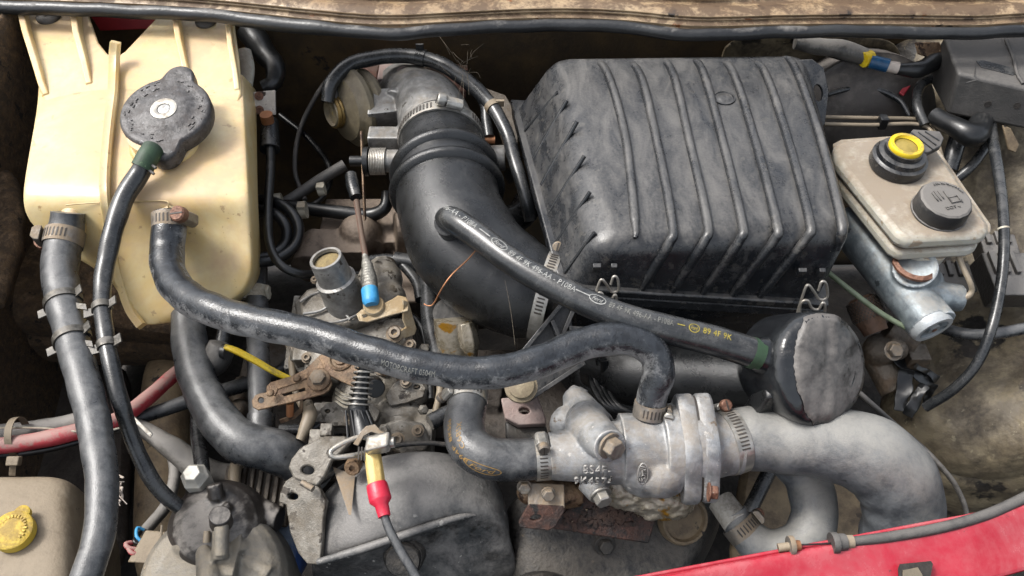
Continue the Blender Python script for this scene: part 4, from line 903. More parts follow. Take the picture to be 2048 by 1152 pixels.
def timing():
    T = thing('timing_cover', 'dusty black moulded timing cover at the bottom centre', 'timing cover', P(820, 1140, -.2))
    rows = [[(706, 930, -.10), (740, 905, -.09), (790, 893, -.085), (850, 889, -.085), (910, 895, -.088), (960, 920, -.095), (1000, 955, -.11)],
            [(640, 968, -.115), (720, 940, -.085), (790, 922, -.075), (850, 915, -.072), (915, 925, -.076), (970, 955, -.09), (1012, 990, -.11)],
            [(618, 1010, -.12), (700, 985, -.082), (780, 965, -.071), (850, 958, -.068), (915, 968, -.074), (980, 990, -.09), (1018, 1015, -.11)],
            [(612, 1055, -.125), (690, 1035, -.086), (780, 1015, -.076), (850, 1005, -.072), (915, 1010, -.08), (980, 1020, -.094), (1020, 1034, -.112)],
            [(612, 1105, -.13), (690, 1085, -.094), (780, 1062, -.088), (850, 1045, -.088), (915, 1030, -.092), (980, 1040, -.102), (1020, 1050, -.116)],
            [(614, 1128, -.136), (690, 1108, -.104), (780, 1082, -.096), (850, 1060, -.095), (915, 1042, -.098), (980, 1052, -.110), (1024, 1062, -.122)],
            [(616, 1150, -.16), (690, 1135, -.135), (780, 1112, -.126), (850, 1092, -.122), (915, 1078, -.122), (980, 1080, -.128), (1030, 1086, -.135)],
            [(618, 1210, -.22), (690, 1200, -.20), (780, 1190, -.18), (850, 1180, -.17), (915, 1170, -.16), (980, 1160, -.16), (1050, 1150, -.16)]]
    sheet('cover_skin', rows, 'cover_black', T, th=.05, sub=3)
    mb = MB(); fr = frames([(636, 1124, -.112, 14), (700, 1106, -.100, 18), (780, 1080, -.092, 18), (850, 1056, -.090, 18), (920, 1034, -.092, 14), (950, 1030, -.096, 8)], step=.005); mb.frames(fr, 12); obj('ridge', mb, 'cover_black', T, 60)
    mb = MB(); fr = frames([(640, 966, -.108, 10), (700, 925, -.094, 10), (760, 897, -.083, 10), (850, 886, -.080, 10), (920, 893, -.084, 10)], step=.005); mb.frames(fr, 10); obj('rim', mb, 'cover_dark', T, 60)
    c = P(806, 1118, -.118); q = pm(c); ax = V((0, -.75, .66)); mb = MB(); mb.lathe(c-ax.normalized()*.02, ax, [(44*q, 0), (41*q, .016), (38*q, .018), (36*q, .018), (36*q, .023), (33*q, .025), (0, .0255)], 36); obj('plug', mb, 'cover_dark', T, 50)
    # standing metal fin
    mb = MB(); vs = [P(668, 935, -.085), P(700, 1030, -.075), P(708, 950, -.085)]; n = V((1, -.3, .2)).normalized()*.0012
    mb.add([v-n for v in vs]+[v+n for v in vs], [(0, 1, 2), (5, 4, 3), (0, 3, 4, 1), (1, 4, 5, 2), (2, 5, 3, 0)]); obj('fin', mb, 'zinc_dirty', T, 30)
    c = P(705, 935, -.066); q = pm(c); mb = MB(); mb.lathe(c, TOCAM+V((0, -.2, 0)), [(17*q, -.012), (17*q, 0), (14*q, .003), (6*q, .003), (6*q, 0)], 20); obj('screw', mb, 'lever_rust', T, 40)
M('cover_tan', srgb('7a705f'), srgb('958a76'), .6, sc=40, dust=srgb('a59a84'), dthr=.5, dsc=30, bump=.5)
timing()
S(sheet('engine_front', [[(1000, 950, -.115), (1100, 940, -.12), (1200, 950, -.12), (1300, 960, -.125), (1400, 960, -.13), (1480, 970, -.14)],
    [(1000, 1050, -.13), (1100, 1040, -.13), (1200, 1050, -.13), (1300, 1060, -.135), (1390, 1060, -.14), (1440, 1060, -.15)],
    [(1010, 1110, -.145), (1100, 1100, -.145), (1200, 1100, -.145), (1300, 1110, -.15), (1360, 1120, -.155), (1400, 1130, -.165)],
    [(1020, 1220, -.16), (1100, 1220, -.16), (1200, 1220, -.16), (1300, 1220, -.165), (1340, 1220, -.17), (1380, 1220, -.18)]], 'cover_dark', th=.12, sub=3, noise=.002))
c = P(1366, 1038, -.128); q = pm(c); mb = MB(); mb.lathe(c, (.25, -.7, .8), [(52*q, -.004), (52*q, .002), (48*q, .006), (43*q, .006), (40*q, .0015), (0, .001)], 36); tag(obj('core_plug', mb, 'gold_dull', None, 50) if False else obj('core_plug', mb, 'leg_tan', None, 50), 'round dirty core plug beside the rusty plate', 'plug')
hexbolt('bolt', 1209, 1090, -.14, 32, 'cover_dark', (.2, -.7, .6), label='dark bolt head below the rusty plate')
c = P(1085, 1262, -.13); q = pm(c); mb = MB(); mb.lathe(c, (0, -.5, .85), [(110*q, -.02), (110*q, 0), (104*q, .006), (90*q, .006), (84*q, -.002), (0, -.002)], 48); tag(obj('pulley', mb, 'cover_dark', None, 50), 'rim of a dark pulley cut off by the bottom edge', 'pulley')
# ================================================================== THROTTLE BODY AND EGR VALVE
def throttle():
    T = thing('throttle_elbow', 'grey cast aluminium throttle elbow above the black intake duct', 'throttle body', P(850, 330, -.09))
    z = -.02; c = P(860, 230, z); q = pm(c); mb = MB()
    fr = frames([(882, 285, z-.002, 150), (872, 250, z, 150), (858, 215, z, 138), (830, 195, z-.006, 122), (800, 180, z-.02, 110)], step=.005); mb.frames(fr, 30)
    mb.rod(P(790, 205, z+.01), P(845, 160, z+.004), 26*q, 30*q, 20); mb.rod(P(815, 165, z+.012), P(808, 140, z+.012), 15*q, 14*q, 16)
    mb.box(P(775, 215, z), V((.022, .004, 0)), V((0, .018, .006)), V((0, -.006, .016)))
    mb.box(P(770, 280, z-.012), V((.020, 0, 0)), V((0, .012, 0)), V((0, 0, .013)))          # rectangular block
    mb.rod(P(800, 322, z-.012), P(755, 322, z-.012), 22*q, 22*q, 20)
    mb.rod(P(940, 318, z-.012), P(1010, 316, z-.012), 25*q, 25*q, 24)
    mb.rod(P(940, 280, z+.002), P(968, 280, z+.002), 16*q, 15*q, 18)
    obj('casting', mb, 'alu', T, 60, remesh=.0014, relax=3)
    mb = MB(); mb.rod(P(965, 280, z+.002), P(990, 280, z+.002), 8*q, seg=16); obj('brass_tube', mb, 'copper', T)
    # return spring on the spindle
    mb = MB(); A, B = P(772, 323, z-.012), P(740, 323, z-.012); n = 150; pts = []
    for k in range(n):
        a = k/n*2*pi*10; c = A.lerp(B, k/n); pts.append((*(c+V((0, cos(a), sin(a)))*25*q), 1.6*q))
    mb.frames(frames(pts, n=1, world=True), 6, caps=True); obj('return_spring', mb, 'wire_steel', T, 60)
    mb = MB(); mb.rod(P(738, 323, z-.012), P(728, 323, z-.012), 28*q, seg=24); mb.rod(P(750, 322, z-.012), P(700, 322, z-.012), 10*q, seg=14); obj('spindle', mb, 'black_wire', T)
    pl = (P(733, 330, z-.004), (.95, -.3, .3))
    mb = MB(); d = V((0, 0, 1)); a, b = P(723, 262, z+.004), P(730, 440, z-.045); n_ = V((.0012, 0, 0)); w = V((0, -.006, .004))
    mb.box((a+b)/2, (b-a)/2, n_, w*.7); obj('lever_arm', mb, 'lever_rust', T, 40, bevel=.0006)
throttle()
hexbolt('bolt', 808, 150, .0, 26, 'casting_pink', (-.1, -.1, 1), label='worn bolt on top of the throttle elbow')
def egr():
    z = -.03; T = thing('vacuum_valve', 'round gold vacuum diaphragm valve at the rear beside the throttle elbow', 'valve', P(700, 260, -.09))
    c = P(704, 216, z); q = pm(c); ax = V((-.78, -.58, .20)).normalized(); mb = MB()
    mb.lathe(c, ax, [(20*q, -.045), (34*q, -.035), (66*q, -.028), (72*q, -.024), (72*q, -.018), (66*q, -.014), (72*q, -.009), (78*q, -.006), (78*q, .000), (72*q, .004), (66*q, .006), (62*q, .012), (40*q, .018), (32*q, .020), (30*q, .030), (27*q, .032), (26*q, .026), (0, .026)], 40); obj('diaphragm_case', mb, 'gold', T, 40)
    mb = MB(); mb.lathe(c+ax*.021, ax, [(33*q, 0), (34*q, .002), (32*q, .004), (34*q, .006), (32*q, .009), (30*q, .0095)], 32, caps=False); obj('gold_cap', mb, 'brass', T, 40)
    mb = MB(); mb.rod(P(668, 205, -.012), P(662, 180, .0), 13*q, seg=14); obj('nipple', mb, 'dull_plastic', T)
    mb = MB(); mb.rod(c-ax*.03, P(800, 200, z-.01), 26*q, 32*q, 20); mb.box(P(790, 165, z), V((.02, 0, 0)), V((0, .02, 0)), V((0, -.004, .022))); obj('valve_body', mb, 'casting_pink', T, 50, bevel=.002)
egr()
VH, VF = hose('vacuum_hose', [(655, 205, -.005, 26), (664, 165, .012, 30), (700, 130, .02, 30), (760, 114, .022, 30), (820, 112, .022, 30), (880, 128, .02, 30), (940, 165, .016, 30), (985, 215, .010, 28), (1015, 270, .0, 27), (1035, 340, -.012, 27), (1052, 400, -.03, 27), (1060, 440, -.05, 27)], 'rubber', 'thin black hose arching over the gold valve and down beside the air filter box', seg=18, amp=.0004)
hose('breather_line', [(900, 140, .01, 26), (945, 175, .008, 26), (970, 205, .003, 26), (973, 240, -.006, 22), (978, 275, -.014, 22)], 'rubber', 'thin black hose dropping to the copper stub of the throttle elbow', seg=16)
mb = MB(); f = at(VF, .34); mb.lathe(f[0], f[1], [(f[4]*1.12, -.006), (f[4]*1.12, .006)], 20, caps=False); mb.box(f[0]+V((-.001, .002, .012)), V((.005, 0, 0)), V((0, .0015, 0)), V((0, 0, .007))); tag(obj('clip_band', mb, 'plastic_rib', None, 40), 'small black strap on the arched thin hose', 'clip')
mb = MB(); f = at(VF, .63); mb.lathe(f[0], f[1], [(f[4]*1.15, -.004), (f[4]*1.15, .004)], 20, caps=False); mb.box(f[0]+V((.009, 0, .006)), V((.005, 0, 0)), V((0, .002, 0)), V((0, 0, .004))); tag(obj('clip_band', mb, 'grey_plastic', None, 40), 'small grey strap on the arched thin hose near the air filter box', 'clip')
# rear pipework deep between tank and throttle
def rodthing(name, pts, mat, label, cat, group=None, seg=14, amp=0): return hose(name, pts, mat, label, cat, group, seg=seg, amp=amp)[0]
rodthing('fuel_pipe', [(500, 400, -.10, 26), (600, 415, -.10, 26), (680, 425, -.10, 28), (740, 430, -.10, 28), (770, 415, -.09, 26), (775, 385, -.08, 24)], 'black_wire', 'black hose crossing behind the injection pump', 'hose')
rodthing('fuel_pipe', [(480, 440, -.11, 22), (560, 410, -.10, 22), (640, 360, -.09, 24), (690, 330, -.08, 24)], 'dull_plastic', 'dusty grey hose slanting up towards the throttle lever', 'hose')
for (r1, r2, cx, cy, lab) in ((78, 62, 520, 462, 'outer loop of black cable coiled beside the cream tank'), (58, 48, 516, 468, 'inner loop of black cable coiled beside the cream tank')):
    pts = [(cx+r1*cos(a)*1.0, cy+r2*sin(a), -.06-.01*sin(a*2), 22) for a in [(-2.2+k*.42) for k in range(12)]]
    rodthing('coiled_cable', pts, 'black_wire', lab, 'cable')
rodthing('cable', [(538, 240, -.02, 20), (541, 330, -.03, 18), (536, 420, -.035, 18), (540, 490, -.035, 18), (562, 530, -.04, 18), (600, 548, -.05, 18), (640, 548, -.07, 18)], 'black_wire', 'single black cable hanging from the corroded bracket', 'cable')
mb = MB(); mb.rod(P(540, 300, -.03), P(540, 242, -.018), 20*pm(P(540, 260, -.02)), 17*pm(P(540, 260, -.02)), 20); tag(obj('cable_boot', mb, 'plastic_rib', None, 50, bevel=.001), 'black rubber boot below the corroded white bracket', 'boot')
for (x, y, a, lab) in ((556, 402, 14, 'pale cable tie on the coiled cable'), (606, 420, 16, 'pale cable tie on the black crossing hose'), (643, 378, 12, 'pale cable tie on the slanting grey hose')):
    c = P(x, y, -.085); q = pm(c); mb = MB(); mb.lathe(c, (1, .1, .1), [(a*q, -.0045), (a*q+.001, -.0045), (a*q+.001, .0045), (a*q, .0045)], 20, caps=False); mb.box(c+V((0, -.004, a*q)), V((.005, 0, 0)), V((0, .004, 0)), V((0, 0, .002))); tag(obj('cable_tie', mb, 'white_plastic', None, 40), lab, 'cable tie', 'pale cable ties')
# corroded switch bracket
def switch():
    T = thing('corroded_bracket', 'small white corroded bracket with two screws right of the cream tank', 'bracket', P(528, 230, -.02))
    pl = (P(530, 205, -.005), (.1, -.8, .6)); plate('plate', [(506, 184), (550, 180), (551, 230), (508, 228)], pl, .006, 'flaky', T)
    for (x, y) in ((518, 192), (519, 220)):
        c = PL(x, y, *pl); n = V(pl[1]).normalized(); mb = MB(); q = pm(c); mb.lathe(c, n, [(9*q, 0), (8*q, .003), (4*q, .003), (4*q, .0015), (0, .0015)], 16); obj('screw', mb, 'rust_screw', T)
    c = P(486, 200, -.005); mb = MB(); mb.rod(c, P(508, 202, -.005), 6*pm(c), seg=10); obj('stud', mb, 'rust_screw', T)
    c = P(536, 244, -.012); mb = MB(); mb.rod(c, c+V((0, 0, .012)), .008, seg=16); obj('gland', mb, 'copper', T)
M('flaky', srgb('c3b9ad'), srgb('d6cdc2'), .7, sc=60, bump=.6, bsc=300, spots=(srgb('33251b'), 60, .60))
switch()
# dark corrugated hose and knot behind the tank
rodthing('harness_bundle', [(500, 60, .02, 52), (520, 90, .01, 50), (545, 130, .0, 42), (548, 165, -.01, 34), (528, 178, -.015, 30)], 'black_wire', 'black wiring bundle dropping behind the right edge of the cream tank', 'wiring', seg=16, amp=.0015)
rodthing('pale_hose', [(486, 105, .03, 34), (492, 135, .02, 34), (488, 170, .01, 34)], 'reservoir', 'pale hose end just behind the cream tank', 'hose')
plate('red_bracket', [(176, 24), (312, 28), (306, 58), (200, 62)], (P(245, 45, .045), (0, -.9, .3)), .004, 'body_red_dull', None); tag(bpy.data.objects['red_bracket'], 'red painted bracket edge seen through the notch of the cream tank', 'bracket')

# ================================================================== INJECTION PUMP
def pump():
    T = thing('injection_pump', 'dirty aluminium fuel injection pump with open outlet below the throttle', 'injection pump', P(700, 880, -.22))
    z = -.10; c = P(700, 700, z); q = pm(c); mb = MB()
    # top cover
    pl = (P(670, 600, -.065), (-.05, -.3, 1))
    plate('top_cover', [(596, 596), (612, 578), (650, 566), (716, 552), (752, 560), (768, 590), (760, 622), (728, 640), (690, 652), (640, 650), (602, 640)], pl, .026, 'pump_plate', T, bevel=.004)
    plate('cover_flange', [(588, 606), (600, 590), (770, 578), (790, 600), (776, 640), (700, 672), (640, 668), (596, 654)], (P(670, 610, -.083), (-.05, -.3, 1)), .010, 'pump_plate', T, bevel=.002)
    a, b = P(691, 598, -.066), P(651, 516, -.006); mb = MB(); ax = (b-a).normalized(); L_ = (b-a).length; q1 = pm(b)
    mb.lathe(a, ax, [(46*q1, -.006), (44*q1, .006), (41*q1, L_*.48), (42*q1, L_*.5), (36*q1, L_*.53), (34*q1, L_*.97), (33*q1, L_), (27.5*q1, L_), (27*q1, L_-.004)], 36, caps=False); ou = obj('outlet', mb, 'alu_plain', T, 40)
    mb = MB(); mb.lathe(a, ax, [(28*q1, L_-.006), (0.0001, L_-.0045)], 30, caps=False); obj('outlet_gasket', mb, 'gasket', ou)
    for (x1, y1, x2, y2) in ((650, 590, 656, 560), (705, 585, 690, 566), (640, 580, 660, 570), (668, 600, 672, 585)):
        A, B = P(x1, y1, -.062), P(x2, y2, -.045); mb = MB(); mb.rod(A, B, 5*q, 4*q, 10); obj('stiffener', mb, 'alu_plain', T, 60)
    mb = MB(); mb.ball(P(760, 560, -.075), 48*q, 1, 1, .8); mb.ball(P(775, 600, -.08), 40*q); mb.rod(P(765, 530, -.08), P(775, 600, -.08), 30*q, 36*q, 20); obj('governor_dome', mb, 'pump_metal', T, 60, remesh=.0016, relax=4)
    # main body
    mb = MB()
    mb.box(P(690, 700, -.13), V((.058, 0, 0)), V((0, .045, .01)), V((0, 0, .035)))
    mb.rod(P(615, 690, -.10), P(620, 740, -.12), 34*q, 36*q, 20); mb.rod(P(660, 700, -.095), P(650, 720, -.1), 28*q, 28*q, 16)
    mb.rod(P(640, 830, -.12), P(850, 850, -.13), 26*q, 34*q, 18); mb.box(P(675, 836, -.105), V((.024, 0, 0)), V((0, .012, 0)), V((0, 0, .012)))
    mb.rod(P(770, 760, -.11), P(840, 790, -.12), 26*q, 24*q, 18); mb.rod(P(760, 700, -.1), P(830, 740, -.11), 20*q, 22*q, 16); mb.ball(P(836, 785, -.11), 24*q); mb.ball(P(800, 830, -.12), 40*q, 1.2, 1, .8); mb.ball(P(730, 800, -.13), 60*q, 1.1, 1, .8)
    mb.rod(P(800, 850, -.12), P(800, 900, -.12), 34*q, 30*q, 18); mb.box(P(830, 870, -.13), V((.02, 0, 0)), V((0, .02, 0)), V((0, 0, .02)))
    mb.box(P(740, 690, -.11), V((.05, 0, 0)), V((0, .02, .004)), V((0, 0, .02)))
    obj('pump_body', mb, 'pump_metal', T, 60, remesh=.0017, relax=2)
    def hb(x, y, zz, d, mat='zinc_dirty', ax=(0, -.45, 1), hgt=None):
        c = P(x, y, zz); mb = MB(); r = d*pm(c)/2; mb.lathe(c, ax, [(r*1.4, -.002), (r*1.4, .0015)], 18); mb.lathe(c, ax, [(r, .0), (r, r*1.0), (r*.9, r*1.15), (r*.5, r*1.15), (r*.5, r*.6), (0, r*.6)], 14); obj('socket_screw', mb, mat, T, 35)
    for a in ((594, 692, -.085, 18), (648, 692, -.085, 22), (688, 818, -.092, 20), (655, 820, -.094, 14), (806, 757, -.095, 20), (762, 738, -.09, 18), (832, 770, -.098, 18), (630, 560, -.058, 12)): hb(*a)
    # wound return spring wires
    mb = MB()
    for k in range(4): mb.frames(frames([(672, 778+k*8, -.066, 5), (690, 790+k*8, -.060, 5), (712, 790+k*8, -.062, 5)], step=.003), 8)
    obj('spring_coils', mb, 'white_plastic', T, 60)
    # hex nut block, small elbows and unions for busy depth
    rnd = random.Random(11)
    for (x, y, zz, d) in ((780, 690, -.08, 30), (850, 700, -.1, 26), (845, 820, -.1, 22), (770, 860, -.1, 26), (822, 905, -.11, 26)):
        c = P(x, y, zz); mb = MB(); r = d*pm(c)/2; ax = V((rnd.uniform(-.4, .4), -.5, .8)); mb.lathe(c, ax, [(r, 0), (r, r*.9), (r*.7, r*.95), (r*.7, r*1.6)], 6); obj('union_nut', mb, 'pump_plate', T, 30, bevel=.0006)
    # more castings, lugs and brackets
    mb = MB(); mb.rod(P(655, 668, -.078), P(640, 760, -.098), 30*q, 34*q, 20); mb.rod(P(604, 672, -.082), P(604, 720, -.1), 20*q, 24*q, 16); mb.box(P(625, 700, -.09), V((.018, 0, 0)), V((0, .016, .005)), V((0, -.003, .012)))
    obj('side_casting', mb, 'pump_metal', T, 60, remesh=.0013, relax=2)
    plate('lug_plate', [(640, 822), (652, 806), (690, 800), (742, 806), (760, 822), (752, 842), (700, 852), (655, 852)], (P(700, 830, -.088), (0, -.45, 1)), .014, 'pump_plate', T, holes=[ell(655, 822, 6, 4, 10)], bevel=.002)
    plate('side_lug', [(770, 790), (790, 764), (815, 752), (838, 760), (852, 776), (846, 794), (812, 806), (780, 812)], (P(810, 780, -.092), (.15, -.5, 1)), .012, 'pump_plate', T, holes=[ell(834, 774, 7, 5, 10)], bevel=.002)
    plate('rusty_link', [(752, 742), (764, 720), (800, 700), (836, 712), (838, 726), (800, 742), (770, 752)], (P(795, 725, -.075), (.1, -.45, 1)), .004, 'lever_rust', T, bevel=.001)
    plate('lower_web', [(760, 850), (800, 836), (846, 846), (862, 880), (850, 905), (800, 912), (770, 890)], (P(810, 875, -.1), (.1, -.5, 1)), .012, 'pump_plate', T, bevel=.003)
    mb = MB(); mb.rod(P(745, 770, -.09), P(752, 778, -.082), 20*q, 18*q, 20); obj('black_knob', mb, 'black_wire', T, 40, bevel=.001)
    for (x, y, zz, d) in ((776, 735, -.070, 22), (812, 764, -.086, 18), (790, 668, -.068, 26), (820, 690, -.08, 18), (795, 880, -.09, 22), (836, 862, -.092, 18), (700, 836, -.082, 18), (614, 716, -.078, 16)): hb(x, y, zz, d)
    fr = frames([(600, 880, -.085, 18), (612, 852, -.08, 26), (620, 830, -.078, 30), (616, 806, -.08, 20)]); mb = MB(); mb.frames(fr, 14); obj('solenoid', mb, 'pipe_tan', T, 50)
    mb = MB(); mb.box(P(640, 880, -.085), V((.010, 0, 0)), V((0, .008, .002)), V((0, 0, .006))); mb.box(P(655, 868, -.083), V((.006, 0, 0)), V((0, .006, .002)), V((0, 0, .009))); obj('cable_stop', mb, 'pump_plate', T, 40, bevel=.001)
    # slotted bracket
    p2 = (P(770, 625, -.045), (0, -.4, 1))
    plate('slotted_bracket', [(712, 628), (724, 618), (760, 610), (784, 598), (796, 590), (812, 594), (818, 606), (816, 622), (790, 628), (735, 644), (718, 642)], p2, .003, 'bracket_tan', T, holes=[[(724, 630), (744, 623), (746, 628), (727, 636)]], bevel=.0008)
    p3 = (P(818, 640, -.056), (.55, -.7, .45)); plate('bracket_leg', [(806, 600), (818, 604), (834, 658), (830, 670), (812, 676), (790, 680), (786, 672), (812, 655), (806, 640)], p3, .003, 'bracket_tan', T, bevel=.0008)
    return T
M('bracket_tan', srgb('a8987c'), srgb('c4b59a'), .5, .35, sc=40, dust=srgb('8a7450'), dthr=.58, dsc=30, bump=.4)
pump()
def lever():
    T = thing('throttle_lever', 'rusty slotted throttle lever plate bolted to the injection pump', 'lever', P(640, 780, -.07))
    n = (-.05, -.25, 1); pl = (P(620, 770, -.050), n)
    plate('lever_plate', [(503, 801), (510, 790), (521, 786), (533, 784), (541, 774), (581, 760), (611, 750), (640, 745), (660, 750), (664, 768), (658, 780), (647, 788), (596, 801), (541, 814), (516, 820), (505, 814)], pl, .0028, 'lever_rust', T, holes=[ell(522, 800, 6, 6, 12), [(563, 788), (609, 775), (611, 781), (568, 792)]], bevel=.0007)
    pl2 = (P(640, 750, -.046), n)
    plate('top_plate', [(532, 784), (533, 772), (541, 764), (581, 752), (611, 738), (636, 713), (650, 716), (648, 736), (620, 752), (600, 764), (556, 778), (550, 792)], pl2, .0025, 'lever_rust', T, bevel=.0007)
    plate('pivot_plate', [(636, 712), (655, 702), (690, 696), (717, 700), (724, 741), (707, 774), (690, 766), (660, 752), (648, 738)], (P(680, 730, -.042), n), .003, 'lever_rust', T, bevel=.0008)
    def disc(nm, x, y, zz, prof, mat='lever_rust', seg=28):
        c = P(x, y, zz); q = pm(c); mb = MB(); mb.lathe(c, n, [(r*q, h) for r, h in prof], seg); return obj(nm, mb, mat, T, 40)
    disc('pivot_boss', 682, 720, -.042, [(25, 0), (25, .003), (21, .004), (18, .002), (13, .002), (12, .004), (0, .0045)])
    disc('washer', 638, 760, -.048, [(24, 0), (24, .002), (22, .003), (18, .0035)])
    disc('bolt', 637, 757, -.045, [(16, 0), (16, .006), (13, .007)], 'zinc_dirty', 6)
    for (x, y) in ((541, 786), (594, 757)): disc('rivet', x, y, -.046, [(8, 0), (7, .002), (3, .003), (0, .0032)], 'lever_rust', 16)
    p4 = (P(590, 820, -.075), (.2, -.8, .5)); plate('stop_bracket', [(600, 802), (606, 800), (606, 824), (590, 838), (562, 848), (558, 840), (586, 830), (598, 818)], p4, .002, 'lever_rust', T, bevel=.0006)
    A, B = P(580, 806, -.06), P(580, 830, -.075); mb = MB(); mb.rod(A, B, 8*pm(A), seg=10); obj('stop_screw', mb, 'copper', T, 40)
lever()
def cable_end():
    # spring over rubber plug
    T = thing('cable_spring', 'steel coil spring over a ribbed black cable plug', 'spring', P(722, 860, -.05))
    A, B = P(737, 690, .0), P(716, 818, -.03); q = pm(A); ax = (B-A).normalized(); X = V((1, 0, 0)); X = (X-ax*X.dot(ax)).normalized(); Y = ax.cross(X); pts = []
    n = 12*16
    for k in range(n+1):
        t = k/n; a = t*12*2*pi; R = (17+5*t)*q; pts.append((*(A.lerp(B, t)+(X*cos(a)+Y*sin(a))*R), 2.0*q))
    mb = MB(); mb.frames(frames(pts, n=1, world=True), 6); obj('coil', mb, 'wire_steel', T, 60)
    mb = MB(); mb.lathe(A, ax, [(10*q, 0), (12*q, (B-A).length*.4), (17*q, (B-A).length*.9), (19*q, (B-A).length)], 16); obj('core', mb, 'black_wire', T, 50)
    C_ = P(730, 872, -.04); L_ = (C_-B).length; ax2 = (C_-B).normalized(); mb = MB(); mb.lathe(B, ax2, [(19*q, -.004), (22*q, 0), (20*q, .004), (24*q, L_*.5), (28*q, L_)], 14); mb_ = obj('plug', mb, 'black_wire', T, 30)
    for k in range(5):
        mb = MB(); d = V((-.012+.006*k, 0, 0)); e = TOCAM*20*q; mb.rod(B+d*.8+e, C_+d*1.15+e*1.15, 2.2*q, 2.6*q, 8); obj('plug_rib', mb, 'black_wire', T)
cable_end()
def throttle_cable():
    T = thing('throttle_cable', 'throttle cable with cream ferrule and red boot at the bottom centre', 'cable', P(760, 980, -.06))
    q = pm(P(750, 930, -.02)); A, B = P(744, 900, -.022), P(754, 972, -.030); ax = (B-A).normalized(); L_ = (B-A).length
    mb = MB(); mb.lathe(A, ax, [(17*q, 0), (18*q, L_*.5), (18*q, L_)], 8); obj('ferrule', mb, 'ferrule', T, 30, bevel=.001)
    D_, E = P(763, 1005, -.034), P(769, 1033, -.037); mb = MB(); L1 = (D_-B).length; ax = (E-B).normalized(); L2 = (E-B).length
    mb.lathe(B, ax, [(20*q, -.002), (21.5*q, 0), (22.5*q, L1*.8), (22*q, L1*.9), (14*q, L1*1.15), (12.5*q, L2), (9*q, L2)], 24); obj('boot', mb, 'red_plastic', T, 40)
    fr = frames([(766, 1022, -.036, 17), (778, 1058, -.042, 18), (800, 1100, -.05, 19), (830, 1150, -.06, 20), (855, 1195, -.07, 20)]); mb = MB(); mb.frames(fr, 16); obj('sheath', mb, 'rubber_dusty', T, 60)
    mb = MB(); mb.rod(P(742, 892, -.022), P(744, 902, -.022), 12*q, seg=14); obj('thread', mb, 'zinc', T)
throttle_cable()
def cable_clamp():
    T = thing('cable_clamp', 'shiny steel band clamp fixing the throttle cable to its bracket', 'clamp', P(745, 890, -.04))
    q = pm(P(750, 890, -.02))
    mb = MB(); mb.box(P(757, 888, -.012), V((24*q, .001, .003)), V((0, .008, .0)), V((0, -.002, .009))); obj('housing', mb, 'zinc', T, 40, bevel=.003, bseg=3)
    mb = MB(); mb.lathe(P(778, 885, -.010), (1, .05, .1), [(6*q, 0), (6*q, 3*q), (11*q, 3*q), (11*q, 11*q), (9*q, 12*q)], 12); obj('screw', mb, 'zinc', T, 40)
    loop = [(736, 905, -.03), (700, 912, -.022), (668, 914, -.02), (662, 902, -.018), (690, 884, -.016), (720, 874, -.016), (735, 876, -.016)]
    mb = MB(); fr = frames([(x, y, z, 11) for x, y, z in loop], step=.002); mb.frames(fr, 8); obj('band', mb, 'zinc', T, 60)
    plate('saddle', [(706, 888), (722, 862), (732, 852), (750, 848), (760, 860), (790, 874), (776, 880), (756, 868), (742, 864), (728, 872), (716, 892)], (P(740, 866, -.008), (0, -.5, 1)), .0025, 'zinc_dirty', T, bevel=.0006)
    mb = MB(); 
    for k in range(3): mb.box(P(718+k*6, 905+k, -.02)+TOCAM*.002, V((1.5*q, 0, 0)), V((0, .005, .003)), TOCAM*.0004)
    tag(obj('slots', mb, 'notch', T), kind='stuff')
cable_clamp()
def frontplate():
    T = thing('mounting_plate', 'grey steel mounting plate with two holes left of the timing cover', 'plate', P(600, 1060, -.12))
    pl = (P(610, 980, -.085), (-.2, -.55, 1))
    plate('upper_lug', [(576, 935), (582, 918), (601, 894), (650, 872), (690, 872), (700, 884), (680, 906), (662, 922), (650, 950), (634, 972), (606, 964), (586, 955)], (P(620, 930, -.072), (-.1, -.45, 1)), .008, 'pump_plate', T, holes=[ell(615, 940, 13, 9, 16, .1)], bevel=.0015)
    plate('arc_plate', [(570, 962), (586, 952), (634, 970), (652, 1002), (646, 1036), (644, 1080), (640, 1130), (614, 1128), (596, 1106), (580, 1066), (574, 1030), (572, 1010), (557, 1004), (560, 984)], pl, .008, 'pump_plate', T, holes=[ell(585, 993, 11, 7, 14, 0)], bevel=.0012)
    A, B = P(604, 965, -.07), P(626, 978, -.07); mb = MB(); mb.rod(A, B, 7*pm(A), seg=10); obj('pin', mb, 'zinc_dirty', T, 40)
frontplate()
